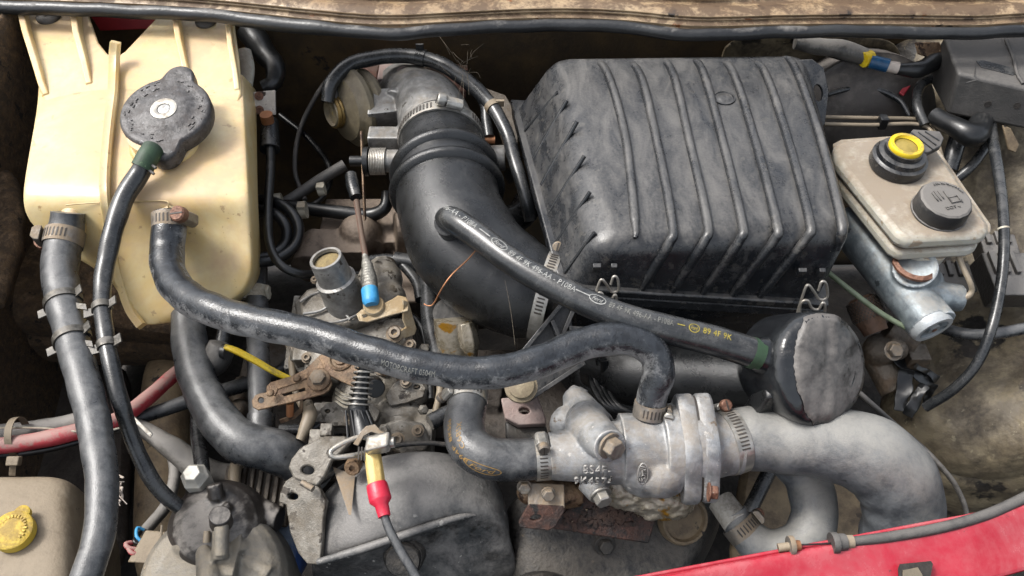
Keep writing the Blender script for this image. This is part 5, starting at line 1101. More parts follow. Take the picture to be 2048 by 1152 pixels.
def linkage():
    T = thing('accelerator_rod', 'taped accelerator rod with bright blue tip running up to the throttle', 'rod', P(742, 600, -.03))
    pts = [(702, 350, -.02, 24), (706, 372, -.022, 27), (712, 395, -.025, 24), (713, 402, -.026, 12), (722, 460, -.03, 11), (731, 512, -.034, 12)]
    mb = MB(); mb.frames(frames(pts[:3]), 14); obj('sleeve', mb, 'plastic_rib', T, 60)
    mb = MB(); mb.frames(frames(pts[3:]), 12); obj('rod', mb, 'wall_brown', T, 60)
    mb = MB(); fr = frames([(730, 510, -.034, 12), (735, 535, -.035, 24), (738, 560, -.036, 33), (741, 585, -.036, 30)], step=.0012); fr = [f[:4]+(f[4]*(1+.05*sin(i*1.7)), f[5]) for i, f in enumerate(fr)]; mb.frames(fr, 16); obj('taped_end', mb, 'wrap_silver', T, 70)
    fr = frames([(739, 580, -.035, 34), (742, 602, -.036, 34), (743, 610, -.037, 26)]); mb = MB(); mb.frames(fr, 16); obj('blue_tip', mb, 'blue', T, 60)
    mb = MB(); c = P(748, 612, -.042); mb.lathe(c, (0, -.3, 1), [(22*pm(c), -.01), (22*pm(c), .001), (19*pm(c), .003), (0, .003)], 20); obj('socket', mb, 'bracket_tan', T, 50)
linkage()
# dipstick
mb = MB(); fr = frames([(450, 694, -.04, 12), (472, 702, -.042, 15), (510, 722, -.05, 15), (545, 742, -.06, 14), (582, 760, -.07, 13)], step=.004)
mb.frames(fr, 12, prof=lambda q: 1 if abs(cos(q)) > .5 else .6); tag(obj('dipstick', mb, 'yellow', None, 60), 'bright yellow dipstick handle left of the injection pump', 'dipstick')
# brassy stained fitting under the duct
def fitting():
    T = thing('sealed_fitting', 'metal fitting smeared with yellow sealant below the intake elbow', 'fitting', P(915, 720, -.12))
    c = P(915, 690, -.09); q = pm(c); mb = MB(); mb.lathe(P(912, 650, -.075), V((.05, -.5, -.9)), [(44*q, -.01), (44*q, .01), (40*q, .035), (36*q, .05)], 24); obj('body', mb, 'oily', T, 40)
    c = P(935, 668, -.06); mb = MB(); mb.lathe(c, (.2, -.7, -.7), [(16*q, -.012), (20*q, 0), (20*q, .012), (14*q, .02), (4*q, .026)], 6); obj('nut', mb, 'oily', T, 30, bevel=.001)
    mb = MB(); mb.lathe(P(910, 630, -.07), (0, 0, 1), [(44*q, -.004), (46*q, 0), (44*q, .005)], 28); obj('collar', mb, 'plastic', T)
fitting()
# thin wire on the intake elbow, cobwebs
o, _ = hose('loose_wire', [(950, 502, .056, 3), (935, 520, .058, 3), (905, 548, .058, 3), (885, 575, .05, 3), (868, 606, .03, 3), (858, 612, .026, 3), (848, 608, .025, 3)], 'copper', 'thin bare wire poking out over the black intake elbow', 'wire', seg=6)
mb = MB(); rnd = random.Random(4)
for k in range(15):
    x, y = 925+rnd.gauss(0, 12), 130+rnd.gauss(0, 16); x2, y2 = x+rnd.gauss(0, 20), y+rnd.gauss(0, 24)
    mb.frames(frames([(x, y, .035, .5), ((x+x2)/2+rnd.gauss(0, 4), (y+y2)/2+rnd.gauss(0, 4), .035, .9), (x2, y2, .03, .4)], step=.006), 4)
for (a, b) in (((878, 72), (915, 125)), ((880, 74), (900, 110)), ((925, 150), (925, 215)), ((930, 130), (905, 230)), ((1010, 560), (1030, 690))):
    mb.frames(frames([(*a, .04, .5), ((a[0]+b[0])/2+2, (a[1]+b[1])/2, .045, .5), (*b, .04, .5)], step=.01), 4)
w = obj('cobweb', mb, 'web', None, 60); tag(w, 'tangle of pale cobweb over the thin arched hose', 'cobweb', kind='stuff')
# ================================================================== BRAKE FLUID RESERVOIR AND MASTER CYLINDER
def reservoir():
    zt = .03; T = thing('brake_reservoir', 'dusty white brake fluid reservoir with two black caps at the right', 'reservoir', P(1830, 480, -.03))
    tl = [P(1672, 280, zt), P(1790, 268, zt), P(1850, 275, zt), P(1978, 462, zt-.002), P(1970, 478, zt-.002), P(1808, 478, zt-.002), P(1790, 468, zt), P(1676, 305, zt)]
    poly = [(1668, 288), (1684, 280), (1800, 272), (1862, 278), (1980, 448), (1980, 462), (1962, 470), (1816, 478), (1794, 466), (1672, 318)]
    plate('upper_half', poly, zt, .018, 'reservoir', T, bevel=.006)
    cx = sum(p[0] for p in poly)/len(poly); cy = sum(p[1] for p in poly)/len(poly)
    plate('seam_flange', [(cx+(x-cx)*1.012, cy+(y-cy)*1.012) for x, y in poly], zt-.0185, .003, 'reservoir', T, bevel=.001)
    # re-project lower half so that it sits under the upper one
    base = [PL(x, y, (0, 0, zt), Z) for x, y in poly]; c0 = sum(base, V((0, 0, 0)))/len(base)
    plate('lower_half', [(c0+(b-c0)*.97)*1+V((0, 0, -.0220)) for b in base], (V((0, 0, zt-.022)), Z), .014, 'reservoir', T, bevel=.004, world=True)
    c = P(1840, 500, -.016); q = pm(c); mb = MB(); mb.lathe(c+V((0, 0, .012)), (-.12, .0, -1), [(50*q, 0), (48*q, .014), (40*q, .024), (34*q, .028), (33*q, .036), (36*q, .037), (36*q, .040), (30*q, .041)], 28); obj('outlet', mb, 'reservoir', T, 40)
    return T
RV = reservoir()
def cap_ring():
    c = P(1792, 330, .032); q = pm(c); T = thing('reservoir_cap', 'black reservoir cap with bright yellow ring at the rear', 'cap', c)
    ax = V((.04, -.06, 1)); mb = MB(); mb.lathe(c, ax, [(54*q, 0), (55*q, .002), (54*q, .012), (50*q, .013), (48*q, .014), (46*q, .019), (40*q, .0205), (37*q, .0205), (36*q, .026), (0, .0265)], 44); obj('cap_body', mb, 'plastic', T, 35)
    mb = MB(); axn = ax.normalized(); c2 = c+axn*.025; mb.lathe(c2, ax, [(32*q, 0), (33*q, .001), (33*q, .0055), (31.5*q, .0065), (25*q, .0065), (24*q, .004), (23*q, .0030)], 40, caps=False); obj('yellow_ring', mb, 'yellow', T, 40)
    mb = MB(); mb.lathe(c2+axn*.002, ax, [(24*q, 0), (20*q, .0008), (10*q, .002), (0, .002)], 30); obj('yellow_disc', mb, 'yellow_dim', T, 50)
    pl = (c+axn*.021, ax); o = plate('connector', [(1818, 296), (1802, 290), (1826, 258), (1880, 262), (1888, 276), (1882, 292), (1858, 304), (1844, 306)], pl, .007, 'dull_plastic', T, bevel=.0012)
    for k in range(3):
        A = PL(1822+k*14, 266-k*1, *pl); B = PL(1866+k*6, 300-k*9, *pl); mb = MB(); mb.rod(A+axn*.0006, B+axn*.0006, 1.6*q, seg=6); obj('connector_rib', mb, 'plastic_rib', o)
cap_ring()
def cap_flat():
    c = P(1876, 424, .031); q = pm(c); T = thing('reservoir_cap', 'faceted flat black reservoir cap with raised markings at the front', 'cap', c); ax = V((.03, -.10, 1)).normalized()
    mb = MB(); mb.lathe(c, ax, [(54*q, 0), (55*q, .0015), (54*q, .003)], 40); mb.lathe(c+ax*.003, ax, [(54*q, 0), (53*q, .012), (50*q, .0165), (46*q, .018), (0, .0185)], 14); obj('cap_body', mb, 'plastic_cap', T, 28, bevel=.0008)
    X = V((.95, .25, 0)); X = (X-ax*X.dot(ax)).normalized(); Y = ax.cross(X); mb = MB()
    def put(vs, fs, dx, dy): mb.add([c+ax*.0222+X*(v.x+dx)+Y*(v.y+dy) for v in vs], fs)
    for s, sz, dx, dy, in (('DOT 4', .0055, -.009, -.0145),):
        vs, fs = text_mesh(s, sz); put(vs, fs, dx, dy)
    for k, ch in enumerate('ATE ORIGINAL'[:0]): pass
    # book-and-can pictogram drawn with bars
    bars = [(-.012, .004, .0006, .006), (-.008, .005, .0006, .007), (-.004, .0055, .0006, .006), (.001, .002, .0006, .0075), (.012, -.004, .0006, .005), (.007, -.007, .006, .0006), (.007, .0005, .006, .0006), (.001, -.004, .0006, .004)]
    for (dx, dy, hx, hy) in bars: mb.add([c+ax*.0222+X*(dx+a*hx)+Y*(dy+b*hy) for a, b in ((-1, -1), (1, -1), (1, 1), (-1, 1))], [(0, 1, 2, 3)])
    for k in range(12):
        a = .2+k*.14; p = V((.0205*cos(a), .0205*sin(a), 0)); put([V((-.0005, -.0012, 0)), V((.0008, -.0012, 0)), V((.0008, .0012, 0)), V((-.0005, .0012, 0))], [(0, 1, 2, 3)], p.x, p.y)
    o = obj('raised_marks', mb, 'plastic_cap', T); sm = o.modifiers.new('thick', 'SOLIDIFY'); sm.thickness = .0008; tag(o, kind='stuff')
M('plastic_cap', srgb('1b1b1c'), srgb('262626'), .42, sc=18, dust=srgb('6f675d'), dthr=.50, dsoft=.2, dsc=20, dup=.55, bump=.2, bsc=500)
cap_flat()
def master():
    T = thing('master_cylinder', 'grey cast brake master cylinder under the white reservoir', 'master cylinder', P(1820, 640, -.09)); z = -.045; q = pm(P(1820, 580, z)); mb = MB()
    mb.rod(P(1700, 440, z), P(1862, 650, z-.004), 52*q, 44*q, 30); mb.rod(P(1832, 562, z), P(1830, 535, -.012), 46*q, 42*q, 24)
    mb.rod(P(1835, 590, z), P(1922, 596, z-.002), 34*q, 27*q, 20); mb.rod(P(1830, 560, z+.004), P(1890, 640, z+.008), 16*q, 22*q, 16); mb.ball(P(1862, 560, z+.006), 24*q)
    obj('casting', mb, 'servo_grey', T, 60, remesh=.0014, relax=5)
    a, b = P(1860, 648, z-.004), P(1874, 668, z-.006); ax = (b-a).normalized(); mb = MB(); mb.lathe(a, ax, [(42*q, -.004), (42*q, .004), (38*q, .008), (29*q, .008), (27*q, .005), (15*q, .005), (12*q, .008), (6*q, .008)], 32); obj('end_plug', mb, 'servo_grey', T, 40)
    mb = MB(); mb.rod(a+ax*.008, a+ax*.0086, 5*q, seg=12); obj('rust_spot', mb, 'rust_screw', T)
    mb = MB(); c = P(1832, 526, -.010); mb.lathe(c, (0, -.05, 1), [(44*q, -.003), (44*q, .0), (36*q, .002), (34*q, .0)], 28, caps=False); obj('grommet', mb, 'rust_screw', T)
master()
hose('brake_pipe', [(1912, 478, .0, 11), (1920, 520, -.01, 11), (1938, 560, -.02, 11), (1944, 580, -.03, 11), (1936, 592, -.036, 13), (1922, 596, -.04, 16)], 'pipe_tan', 'thin tan brake pipe dropping from reservoir to the master cylinder', 'pipe', seg=12)
for k, y in enumerate((236, 250)):
    hose('brake_line', [(1640, y-2, -.01+.0*k, 8), (1740, y, -.01, 8), (1830, y+2-k*4, -.012, 8), (1862, y+12, -.014, 8), (1876-k*10, y+50, -.02, 8), (1890-k*8, y+100, -.04, 8)], 'pipe_tan', ['upper of two thin tan pipes crossing behind the white reservoir', 'lower of two thin tan pipes crossing behind the white reservoir'][k], 'pipe', seg=10)
mb = MB(); c = P(1765, 244, -.008); mb.box(c, V((.005, 0, 0)), V((0, .006, 0)), V((0, 0, .008))); tag(obj('pipe_clip', mb, 'black_wire', None, 40, bevel=.001), 'small black clip joining the two tan pipes', 'clip')
# brake servo
def servo():
    T = thing('brake_servo', 'dark round brake servo half hidden behind the air filter box', 'brake servo', P(1740, 300, -.14)); c = P(1735, 300, -.07); q = pm(c); ax = V((.1, -.9, .25))
    mb = MB(); mb.lathe(c+V((0, .05, 0)), ax, [(150*q, -.05), (155*q, -.01), (150*q, .0), (158*q, .002), (158*q, .008), (150*q, .01), (140*q, .02), (90*q, .04), (60*q, .044), (0, .045)], 48); obj('drum', mb, 'grime_servo', T, 40)
    fr = frames([(1655, 190, -.002, 10), (1700, 178, .0, 12), (1750, 180, .0, 12), (1790, 195, -.004, 12), (1822, 230, -.012, 10)]); mb = MB(); mb.frames(wobble(fr, .0012, 3, 70), 10); obj('rim_seal', mb, 'rubber', T, 60)
M('grime_servo', srgb('2d2926'), srgb('3a3531'), .6, sc=20, dust=srgb('5a4f44'), dthr=.6, dsc=14, bump=.3)
servo()
hose('servo_hose', [(1850, 250, -.01, 20), (1835, 215, .0, 20), (1836, 180, .005, 20), (1856, 160, .005, 20), (1890, 158, .0, 20)], 'rubber', 'thin black hose arching right of the brake servo', seg=14)
# plastic cover upper right
def cover():
    T = thing('plastic_cover', 'dusty grey plastic relay cover in the upper right corner', 'cover', P(1980, 240, .0))
    a0, a1 = P(1888, 72, .060), P(2100, 72, .060); b0, b1 = P(1916, 146, .056), P(2100, 190, .050)
    nt_ = (a1-a0).cross(b0-a0).normalized(); nt_ = nt_ if nt_.z > 0 else -nt_; b1 = PL(2100, 188, a0, nt_)
    fz = V((0, -.012, -.052)); c0, c1 = b0+fz+V((.002, 0, 0)), b1+fz*.9
    d0, d1 = a0+V((0, .01, -.06)), a1+V((0, .01, -.06))
    bm = bmesh.new(); v = [bm.verts.new(x) for x in (a0, a1, b1, b0, c0, c1, d0, d1)]
    for f in ((0, 1, 2, 3), (3, 2, 5, 4), (0, 3, 4, 6), (1, 7, 5, 2), (0, 6, 7, 1), (4, 5, 7, 6)): bm.faces.new([v[i] for i in f])
    obj('shell', bm, 'dull_plastic', T, 40, bevel=.004, bseg=3)
    plate('recess', [(1952, 122), (1965, 120), (2030, 136), (2036, 148), (2025, 150), (1962, 134)], (a0+nt_*.0008, nt_), .0008, 'plastic_rib', T, bevel=.0003)
    mb = MB(); mb.frames(frames([(*PL(x, y, a0+nt_*.001, nt_), .0022) for x, y in ((2012, 80), (2026, 115), (2034, 148), (2046, 168))], world=True), 8); obj('edge_bead', mb, 'dull_plastic', T, 60)
    nf = (b1-b0).cross(c0-b0).normalized(); nf = nf if nf.y < 0 else -nf
    for (x, y) in ((1976, 209), (2034, 212)): plate('hole', ell(x, y, 8, 6, 14, -.5), (b0+nf*.0008, nf), .0008, 'grime_dark', T, bevel=0)
    mb = MB(); A = PL(1932, 166, b0+nf*.0005, nf); B_ = PL(1952, 128, a0, nt_); C_ = PL(1956, 160, b0+nf*.0005, nf); mb.add([A, C_, B_, (A+C_+B_)/3+nf*.005+nt_*.004], [(0, 1, 3), (1, 2, 3), (2, 0, 3), (0, 2, 1)]); obj('gusset', mb, 'dull_plastic', T, 30)
cover()
hose('black_cable', [(1978, 215, .0, 22), (1984, 270, .0, 22), (1996, 340, -.005, 22), (2006, 420, -.01, 21), (2008, 500, -.02, 21), (2000, 580, -.04, 21), (1982, 660, -.06, 21), (1952, 730, -.09, 21), (1905, 780, -.12, 21), (1850, 815, -.15, 20)], 'rubber', 'glossy black cable sweeping down the right side of the bay', 'cable', seg=16)
c = P(2004, 460, -.015); mb = MB(); f = (c,); mb.lathe(P(2007, 458, -.014), (0, -.85, -.3), [(11.5*pm(c), -.001), (11.5*pm(c), .001)], 16, caps=False); tag(obj('thread_tie', mb, 'white_plastic'), 'white thread tied round the glossy black cable', 'thread')
hose('black_cable', [(1880, 655, -.10, 24), (1930, 668, -.09, 24), (1985, 668, -.085, 24), (2060, 655, -.08, 24)], 'rubber_dusty', 'dusty black cable passing behind the end of the master cylinder', 'cable', seg=14)
hose('black_pipe', [(1930, 230, -.02, 34), (1912, 290, -.03, 34), (1898, 340, -.05, 34)], 'rubber', 'thick black hose behind the white reservoir', 'hose', seg=16)
hose('black_pipe', [(1978, 285, -.03, 20), (1945, 330, -.04, 20), (1905, 365, -.06, 20)], 'rubber', 'thin slanting black hose right of the white reservoir', 'hose', seg=14)
hose('harness_bundle', [(1870, 230, .0, 34), (1910, 255, .005, 40), (1945, 270, .005, 50), (1962, 250, .005, 46), (1975, 215, .0, 34)], 'black_wire', 'dark looped hose below the grey relay cover', 'hose', seg=16, amp=.001)
# wires at the back right, wrapped in yellow, blue and white tape
hose('taped_harness', [(1590, 84, .045, 30), (1650, 92, .042, 34), (1700, 104, .038, 38), (1728, 116, .034, 34)], 'harness', 'grey taped harness under the scuttle at the upper right', 'wiring', seg=14, amp=.0012)
hose('black_loom', [(1630, 98, .036, 16), (1680, 110, .032, 20), (1722, 122, .028, 16)], 'black_wire', 'black loom tucked below the grey taped harness', 'wiring', seg=12)
hose('yellow_tape', [(1726, 120, .036, 30), (1742, 116, .036, 32)], 'yellow', 'band of yellow tape on the rear harness', 'tape', seg=14)
hose('blue_tape', [(1740, 122, .036, 26), (1776, 132, .034, 28)], 'blue_dark', 'dark blue tape wrapped on the rear harness', 'tape', seg=14, amp=.0006)
hose('white_tape', [(1774, 132, .034, 22), (1796, 136, .033, 24)], 'tape_white', 'pale tape at the end of the rear harness', 'tape', seg=14)
hose('black_loom', [(1794, 136, .032, 24), (1840, 138, .03, 34), (1880, 120, .03, 36)], 'black_wire', 'black loom leading from the pale tape to the grey relay cover', 'wiring', seg=14, amp=.001)
plate('red_strip', [(1798, 184), (1830, 146), (1838, 148), (1808, 190)], .0, .003, 'body_red_dull'); tag(bpy.data.objects['red_strip'], 'small strip of red painted metal near the rear harness', 'bracket')
plate('rear_bracket', [(1830, 84), (1880, 84), (1890, 116), (1870, 120), (1836, 108)], (P(1850, 100, .045), (0, -.8, .6)), .003, 'lever_rust'); tag(bpy.data.objects['rear_bracket'], 'small stained bracket left of the grey relay cover', 'bracket')
plate('hanging_lever', [(2006, 250), (2022, 256), (2040, 290), (2032, 306), (2018, 300)], (P(2020, 280, .0), (0, -.8, .6)), .004, 'leg_tan'); tag(bpy.data.objects['hanging_lever'], 'tan metal tongue hanging below the grey relay cover', 'bracket')
# relay boxes on the right edge
def relay(x, y, z, w, h, d, lab):
    c = P(x, y, z); T = thing('relay_box', lab, 'relay box', c)
    mb = MB(); mb.box(c, V((w, 0, 0)), V((0, h, .004)), V((0, -.004, d))); obj('case', mb, 'relay_black', T, 40, bevel=.002)
    for k in range(3):
        mb = MB(); mb.box(c+V((-w+.008+.012*k, h*.3, d+.003)), V((.003, 0, 0)), V((0, h*.5, .002)), V((0, 0, .004))); obj('terminal', mb, 'relay_black', T, 40, bevel=.001)
M('relay_black', srgb('2b2927'), srgb('3d3a37'), .4, sc=40, dust=srgb('7d756a'), dthr=.56, dsc=30, dup=.4, bump=.5, bsc=260, spots=(srgb('b0aaa0'), 90, .70))
relay(2020, 560, -.09, .032, .030, .016, 'dusty black relay box at the right edge')
relay(1990, 500, -.10, .022, .016, .012, 'smaller black relay with terminals behind the glossy cable')
relay(1900, 560, -.13, .024, .020, .010, 'low dark relay under the master cylinder')
# green wire, mesh cylinder, ball joint and debris below the reservoir
hose('green_cable', [(1650, 540, -.035, 11), (1700, 580, -.04, 11), (1760, 625, -.05, 11), (1820, 660, -.06, 11)], 'green_wire', 'thin greenish cable passing under the master cylinder', 'cable', seg=10)
def meshcan():
    T = thing('perforated_can', 'small brown perforated metal can right of the canister', 'can', P(1735, 660, -.12)); a, b = P(1720, 595, -.08), P(1752, 665, -.10); q = pm(a); ax = (b-a).normalized(); L_ = (b-a).length
    mb = MB(); mb.lathe(a, ax, [(20*q, 0), (30*q, .004), (32*q, L_*.5), (26*q, L_*.8), (24*q, L_)], 28); obj('shell', mb, 'mesh_brown', T, 40)
    X = V((1, 0, 0)); X = (X-ax*X.dot(ax)).normalized(); Y = ax.cross(X); mb = MB()
    for i in range(9):
        for k in range(26):
            t = .1+.55*i/9; r = (31.5+.6)*q if t > .2 else 31*q; an = 2*pi*(k+.5*(i % 2))/26; e = X*cos(an)+Y*sin(an); mb.lathe(a+ax*L_*t+e*r, e, [(2.3*q, -.001), (2.3*q, .0004)], 6)
    tag(obj('perforations', mb, 'notch', T), kind='stuff')
meshcan()
def joint():
    T = thing('steering_joint', 'dark steering joint deep behind the taped canister', 'joint', P(1770, 740, -.18)); mb = MB(); q = pm(P(1770, 700, -.14))
    mb.rod(P(1775, 655, -.12), P(1830, 690, -.13), 30*q, 26*q, 16); mb.ball(P(1760, 700, -.14), 34*q); mb.rod(P(1740, 700, -.15), P(1790, 780, -.17), 24*q, 30*q, 16); mb.ball(P(1795, 700, -.12), 20*q); mb.box(P(1830, 715, -.14), V((.012, 0, 0)), V((0, .012, 0)), V((0, 0, .012)))
    obj('yoke', mb, 'joint_grime', T, 60, remesh=.0016, relax=2)
    c = P(1786, 702, -.10); mb = MB(); bolt(mb, c, (.1, -.5, .8), 14*q, None); obj('bolt', mb, 'zinc_dirty', T, 30)
M('joint_grime', srgb('3a332a'), srgb('57493a'), .7, sc=40, dust=srgb('75644c'), dthr=.6, dsc=30, bump=.8, bsc=220)
joint()
def felt():
    T = thing('torn_tape', 'strips of torn black tape hanging at the foot of the glossy cable', 'tape', P(1830, 790, -.17)); rnd = random.Random(31)
    for (x0, y0, x1, y1, w) in ((1795, 715, 1868, 770, 16), (1815, 735, 1800, 825, 18), (1850, 770, 1815, 832, 15), (1872, 765, 1850, 815, 10), (1830, 725, 1880, 762, 9)):
        rows = []
        for i in range(8):
            t = i/7; x = x0+(x1-x0)*t+rnd.uniform(-4, 4); y = y0+(y1-y0)*t+rnd.uniform(-4, 4); dx, dy = (y1-y0), -(x1-x0); l = hypot(dx, dy); k = w*rnd.uniform(.6, 1.1)
            rows.append([(x+dx/l*k*u, y+dy/l*k*u, -.135-.03*t+rnd.uniform(-.003, .004)) for u in (-1, 0, 1)])
        sheet('strip', rows, 'black_wire', T, th=.0012, sub=1)
felt()
hose('thin_rod', [(1716, 784, -.08, 12), (1745, 810, -.09, 12), (1790, 850, -.12, 12), (1850, 900, -.16, 11), (1900, 955, -.14, 11), (1925, 1000, -.09, 11), (1938, 1045, -.04, 10)], 'dull_plastic', 'thin grey cable passing behind the fat radiator hose', 'cable', seg=10)
# bonnet release cable
def release():
    T = thing('release_cable', 'grey bonnet release cable with threaded adjuster along the red panel', 'cable', P(1700, 1090, .01)); z = .02
    fr = frames([(1700, 1084, z, 20), (1780, 1074, z, 22), (1880, 1056, z, 22), (1960, 1034, z, 22), (2010, 1014, z, 22), (2080, 980, z, 22)]); mb = MB(); mb.frames(fr, 16); obj('sheath', mb, 'dull_plastic', T, 60)
    mb = MB(); mb.frames(frames([(1594, 1090, z, 4), (1640, 1088, z, 4), (1700, 1084, z, 4)]), 8); obj('inner_wire', mb, 'black_wire', T)
    q = pm(P(1660, 1085, z)); ax = P(1700, 1084, z)-P(1640, 1088, z)
    for (x, y, R, w, mat) in ((1668, 1086, 21, .0025, 'dull_plastic'), (1682, 1085, 17, .0035, 'dull_plastic'), (1693, 1084, 13, .005, 'grey_plastic'), (1582, 1091, 19, .002, 'zinc_dirty'), (1592, 1091, 10, .003, 'copper')):
        c = P(x, y, z); mb = MB(); mb.lathe(c, ax, [(R*q, -w), (R*q*1.05, 0), (R*q, w)], 22); obj('collar', mb, mat, T, 40)
    mb = MB(); mb.rod(P(1556, 1096, z-.002), P(1588, 1092, z), 9*q, seg=14); obj('nipple', mb, 'grey_plastic', T, 40)
release()

# ================================================================== LEFT FOREGROUND
def washer_tank():
    T = thing('washer_bottle', 'dusty grey-brown washer bottle at the lower left', 'washer bottle', P(80, 1150, -.12))
    rows = [[(-60, 938, -.075), (20, 942, -.07), (80, 938, -.07), (122, 940, -.072), (150, 958, -.080), (170, 985, -.11)], [(-60, 960, -.066), (20, 962, -.063), (80, 962, -.063), (124, 966, -.066), (156, 990, -.080), (182, 1020, -.12)], [(-60, 1040, -.062), (20, 1040, -.06), (80, 1040, -.06), (126, 1044, -.063), (158, 1064, -.08), (184, 1090, -.12)], [(-60, 1130, -.062), (20, 1130, -.06), (80, 1130, -.06), (126, 1132, -.063), (156, 1146, -.08), (180, 1165, -.12)], [(-60, 1230, -.066), (20, 1230, -.064), (80, 1230, -.064), (126, 1230, -.07), (156, 1236, -.085), (176, 1250, -.13)]]
    sheet('bottle', rows, 'grey_plastic', T, th=.10, sub=3)
washer_tank()
def ycap():
    c = P(26, 1062, -.052); q = pm(c); T = thing('washer_cap', 'faded yellow washer bottle cap with moulded lettering', 'cap', c); ax = V((.05, -.1, 1)).normalized()
    mb = MB(); mb.lathe(c, ax, [(40*q, -.006), (41*q, 0), (40*q, .003), (36*q, .0042), (0, .0045)], 40); mb.lathe(P(44, 1026, -.050), ax, [(16*q, -.004), (16*q, .001), (13*q, .002)], 20); obj('cap_disc', mb, 'yellow_old', T, 40)
    mb = MB(); rnd = random.Random(8)
    X = V((1, 0, 0)); Y = ax.cross(X).normalized()
    for k in range(18):
        a = -.6+k*.24; p = c+ax*.0046+(X*cos(a)+Y*sin(a))*27*q; t = -X*sin(a)+Y*cos(a); mb.box(p, t*2*q, (X*cos(a)+Y*sin(a))*rnd.uniform(2, 4.5)*q, ax*.0005)
    tag(obj('moulded_marks', mb, 'yellow_old', T), kind='stuff')
ycap()
# harness across the left
hose('battery_cable', [(-20, 895, -.09, 34), (60, 884, -.09, 34), (130, 868, -.09, 34), (200, 852, -.10, 34), (250, 832, -.11, 32), (300, 792, -.12, 30), (350, 748, -.13, 28), (390, 715, -.14, 28)], 'red_cable', 'faded red battery cable crossing behind the fat dusty hose', 'cable', seg=18, amp=.0004)
hose('taped_harness', [(-20, 872, -.11, 40), (60, 862, -.11, 40), (120, 848, -.11, 38), (180, 842, -.11, 36), (240, 848, -.12, 34), (300, 866, -.13, 34), (350, 900, -.14, 46), (400, 936, -.15, 54), (460, 950, -.16, 44), (520, 950, -.17, 40), (580, 925, -.18, 36)], 'harness', 'grey taped wiring harness sagging below the red battery cable', 'wiring', seg=16, amp=.0012)
hose('grey_conduit', [(262, 842, -.13, 26), (320, 822, -.135, 28), (400, 795, -.14, 30), (480, 772, -.15, 30), (560, 745, -.16, 30), (600, 700, -.17, 30)], 'rubber_dusty', 'straight grey conduit running behind the lower hoses', 'conduit', seg=16)
hose('string', [(-10, 856, -.085, 4), (80, 856, -.085, 4), (180, 864, -.085, 4), (250, 852, -.09, 4), (262, 822, -.09, 4)], 'white_plastic', 'thin cream cord lying along the wiring harness', 'cord', seg=6)
hose('black_cable', [(-20, 912, -.10, 14), (80, 902, -.10, 14), (180, 876, -.105, 14), (250, 850, -.11, 14)], 'black_wire', 'thin black cable just under the red battery cable', 'cable', seg=10)
plate('silver_tag', [(262, 838), (268, 832), (306, 868), (300, 876)], (P(285, 855, -.09), (0, -.4, 1)), .0015, 'zinc'); tag(bpy.data.objects['silver_tag'], 'bent silver metal tag beside the red battery cable', 'tag')
def tie():
    T = thing('cable_tie', 'grey notched cable tie round the red battery cable at the left edge', 'cable tie', P(33, 890, -.09)); c = P(36, 874, -.095); q = pm(c); ax = V((1, .12, .02))
    mb = MB(); mb.lathe(c, ax, [(38*q, -.0035), (40*q, -.0035), (40*q, .0035), (38*q, .0035)], 28, caps=False); obj('strap', mb, 'grey_plastic', T, 40)
    c2 = P(28, 922, -.075); mb = MB(); mb.box(c2, V((12*q, 0, 0)), V((0, .004, .002)), V((0, -.002, .003))); obj('head', mb, 'grey_plastic', T, 40, bevel=.001)
    A, B = P(26, 926, -.075), P(24, 950, -.085); mb = MB(); mb.box((A+B)/2, V((6*q, 0, 0)), (B-A)/2, V((0, .0006, .001))); obj('tail', mb, 'grey_plastic', T, 40)
tie()
# lower radiator hoses left of the pump
lp = [(376, 630, -.06, 66), (380, 690, -.065, 70), (396, 760, -.07, 72), (430, 830, -.075, 80), (480, 882, -.08, 86), (545, 900, -.09, 88), (600, 930, -.11, 82), (640, 965, -.13, 78)]
LL, LLF = hose('heater_hose', lp, 'rubber_dusty', 'thick dusty hose curving from under the cream tank towards the pump', seg=30, amp=.0004)
hose('heater_hose', [(512, 520, -.09, 44), (514, 600, -.09, 44), (516, 700, -.09, 44), (520, 790, -.092, 46), (522, 850, -.095, 50), (520, 890, -.10, 56)], 'rubber_dusty', 'upright grey hose joining the thick hose below the dipstick', seg=22)
mb = MB(); c = P(521, 850, -.095); mb.lathe(c, (0, -.8, -.4), [(26*pm(c), -.012), (28*pm(c), -.01), (28*pm(c), .012)], 28, caps=False); tag(obj('hose_collar', mb, 'rubber_dusty', None, 40), 'moulded collar low on the upright grey hose', 'collar')
def wclip():
    T = thing('plastic_clip', 'cream plastic clip round the upright hose beside the cream tank', 'clip', P(512, 590, -.09)); c = P(512, 585, -.088); q = pm(c); mb = MB(); mb.lathe(c, (0, -.8, -.4), [(26*q, -.007), (28*q, -.007), (28*q, .007), (26*q, .007)], 28, caps=False); obj('ring', mb, 'white_plastic', T, 40)
    mb = MB(); mb.box(P(536, 584, -.08), V((.002, 0, 0)), V((0, .004, 0)), V((0, 0, .008))); mb.box(P(492, 586, -.078), V((.008, 0, 0)), V((0, .001, .002)), V((0, 0, .006))); obj('latch', mb, 'white_plastic', T, 40, bevel=.0006)
wclip()
hose('fuel_hose', [(452, 640, -.07, 26), (442, 690, -.075, 26), (432, 720, -.08, 26), (420, 770, -.10, 24), (398, 820, -.11, 28), (396, 870, -.11, 30), (404, 930, -.10, 30), (406, 948, -.10, 28)], 'rubber', 'thin black fuel hose ending in a pale hex fitting', seg=16)
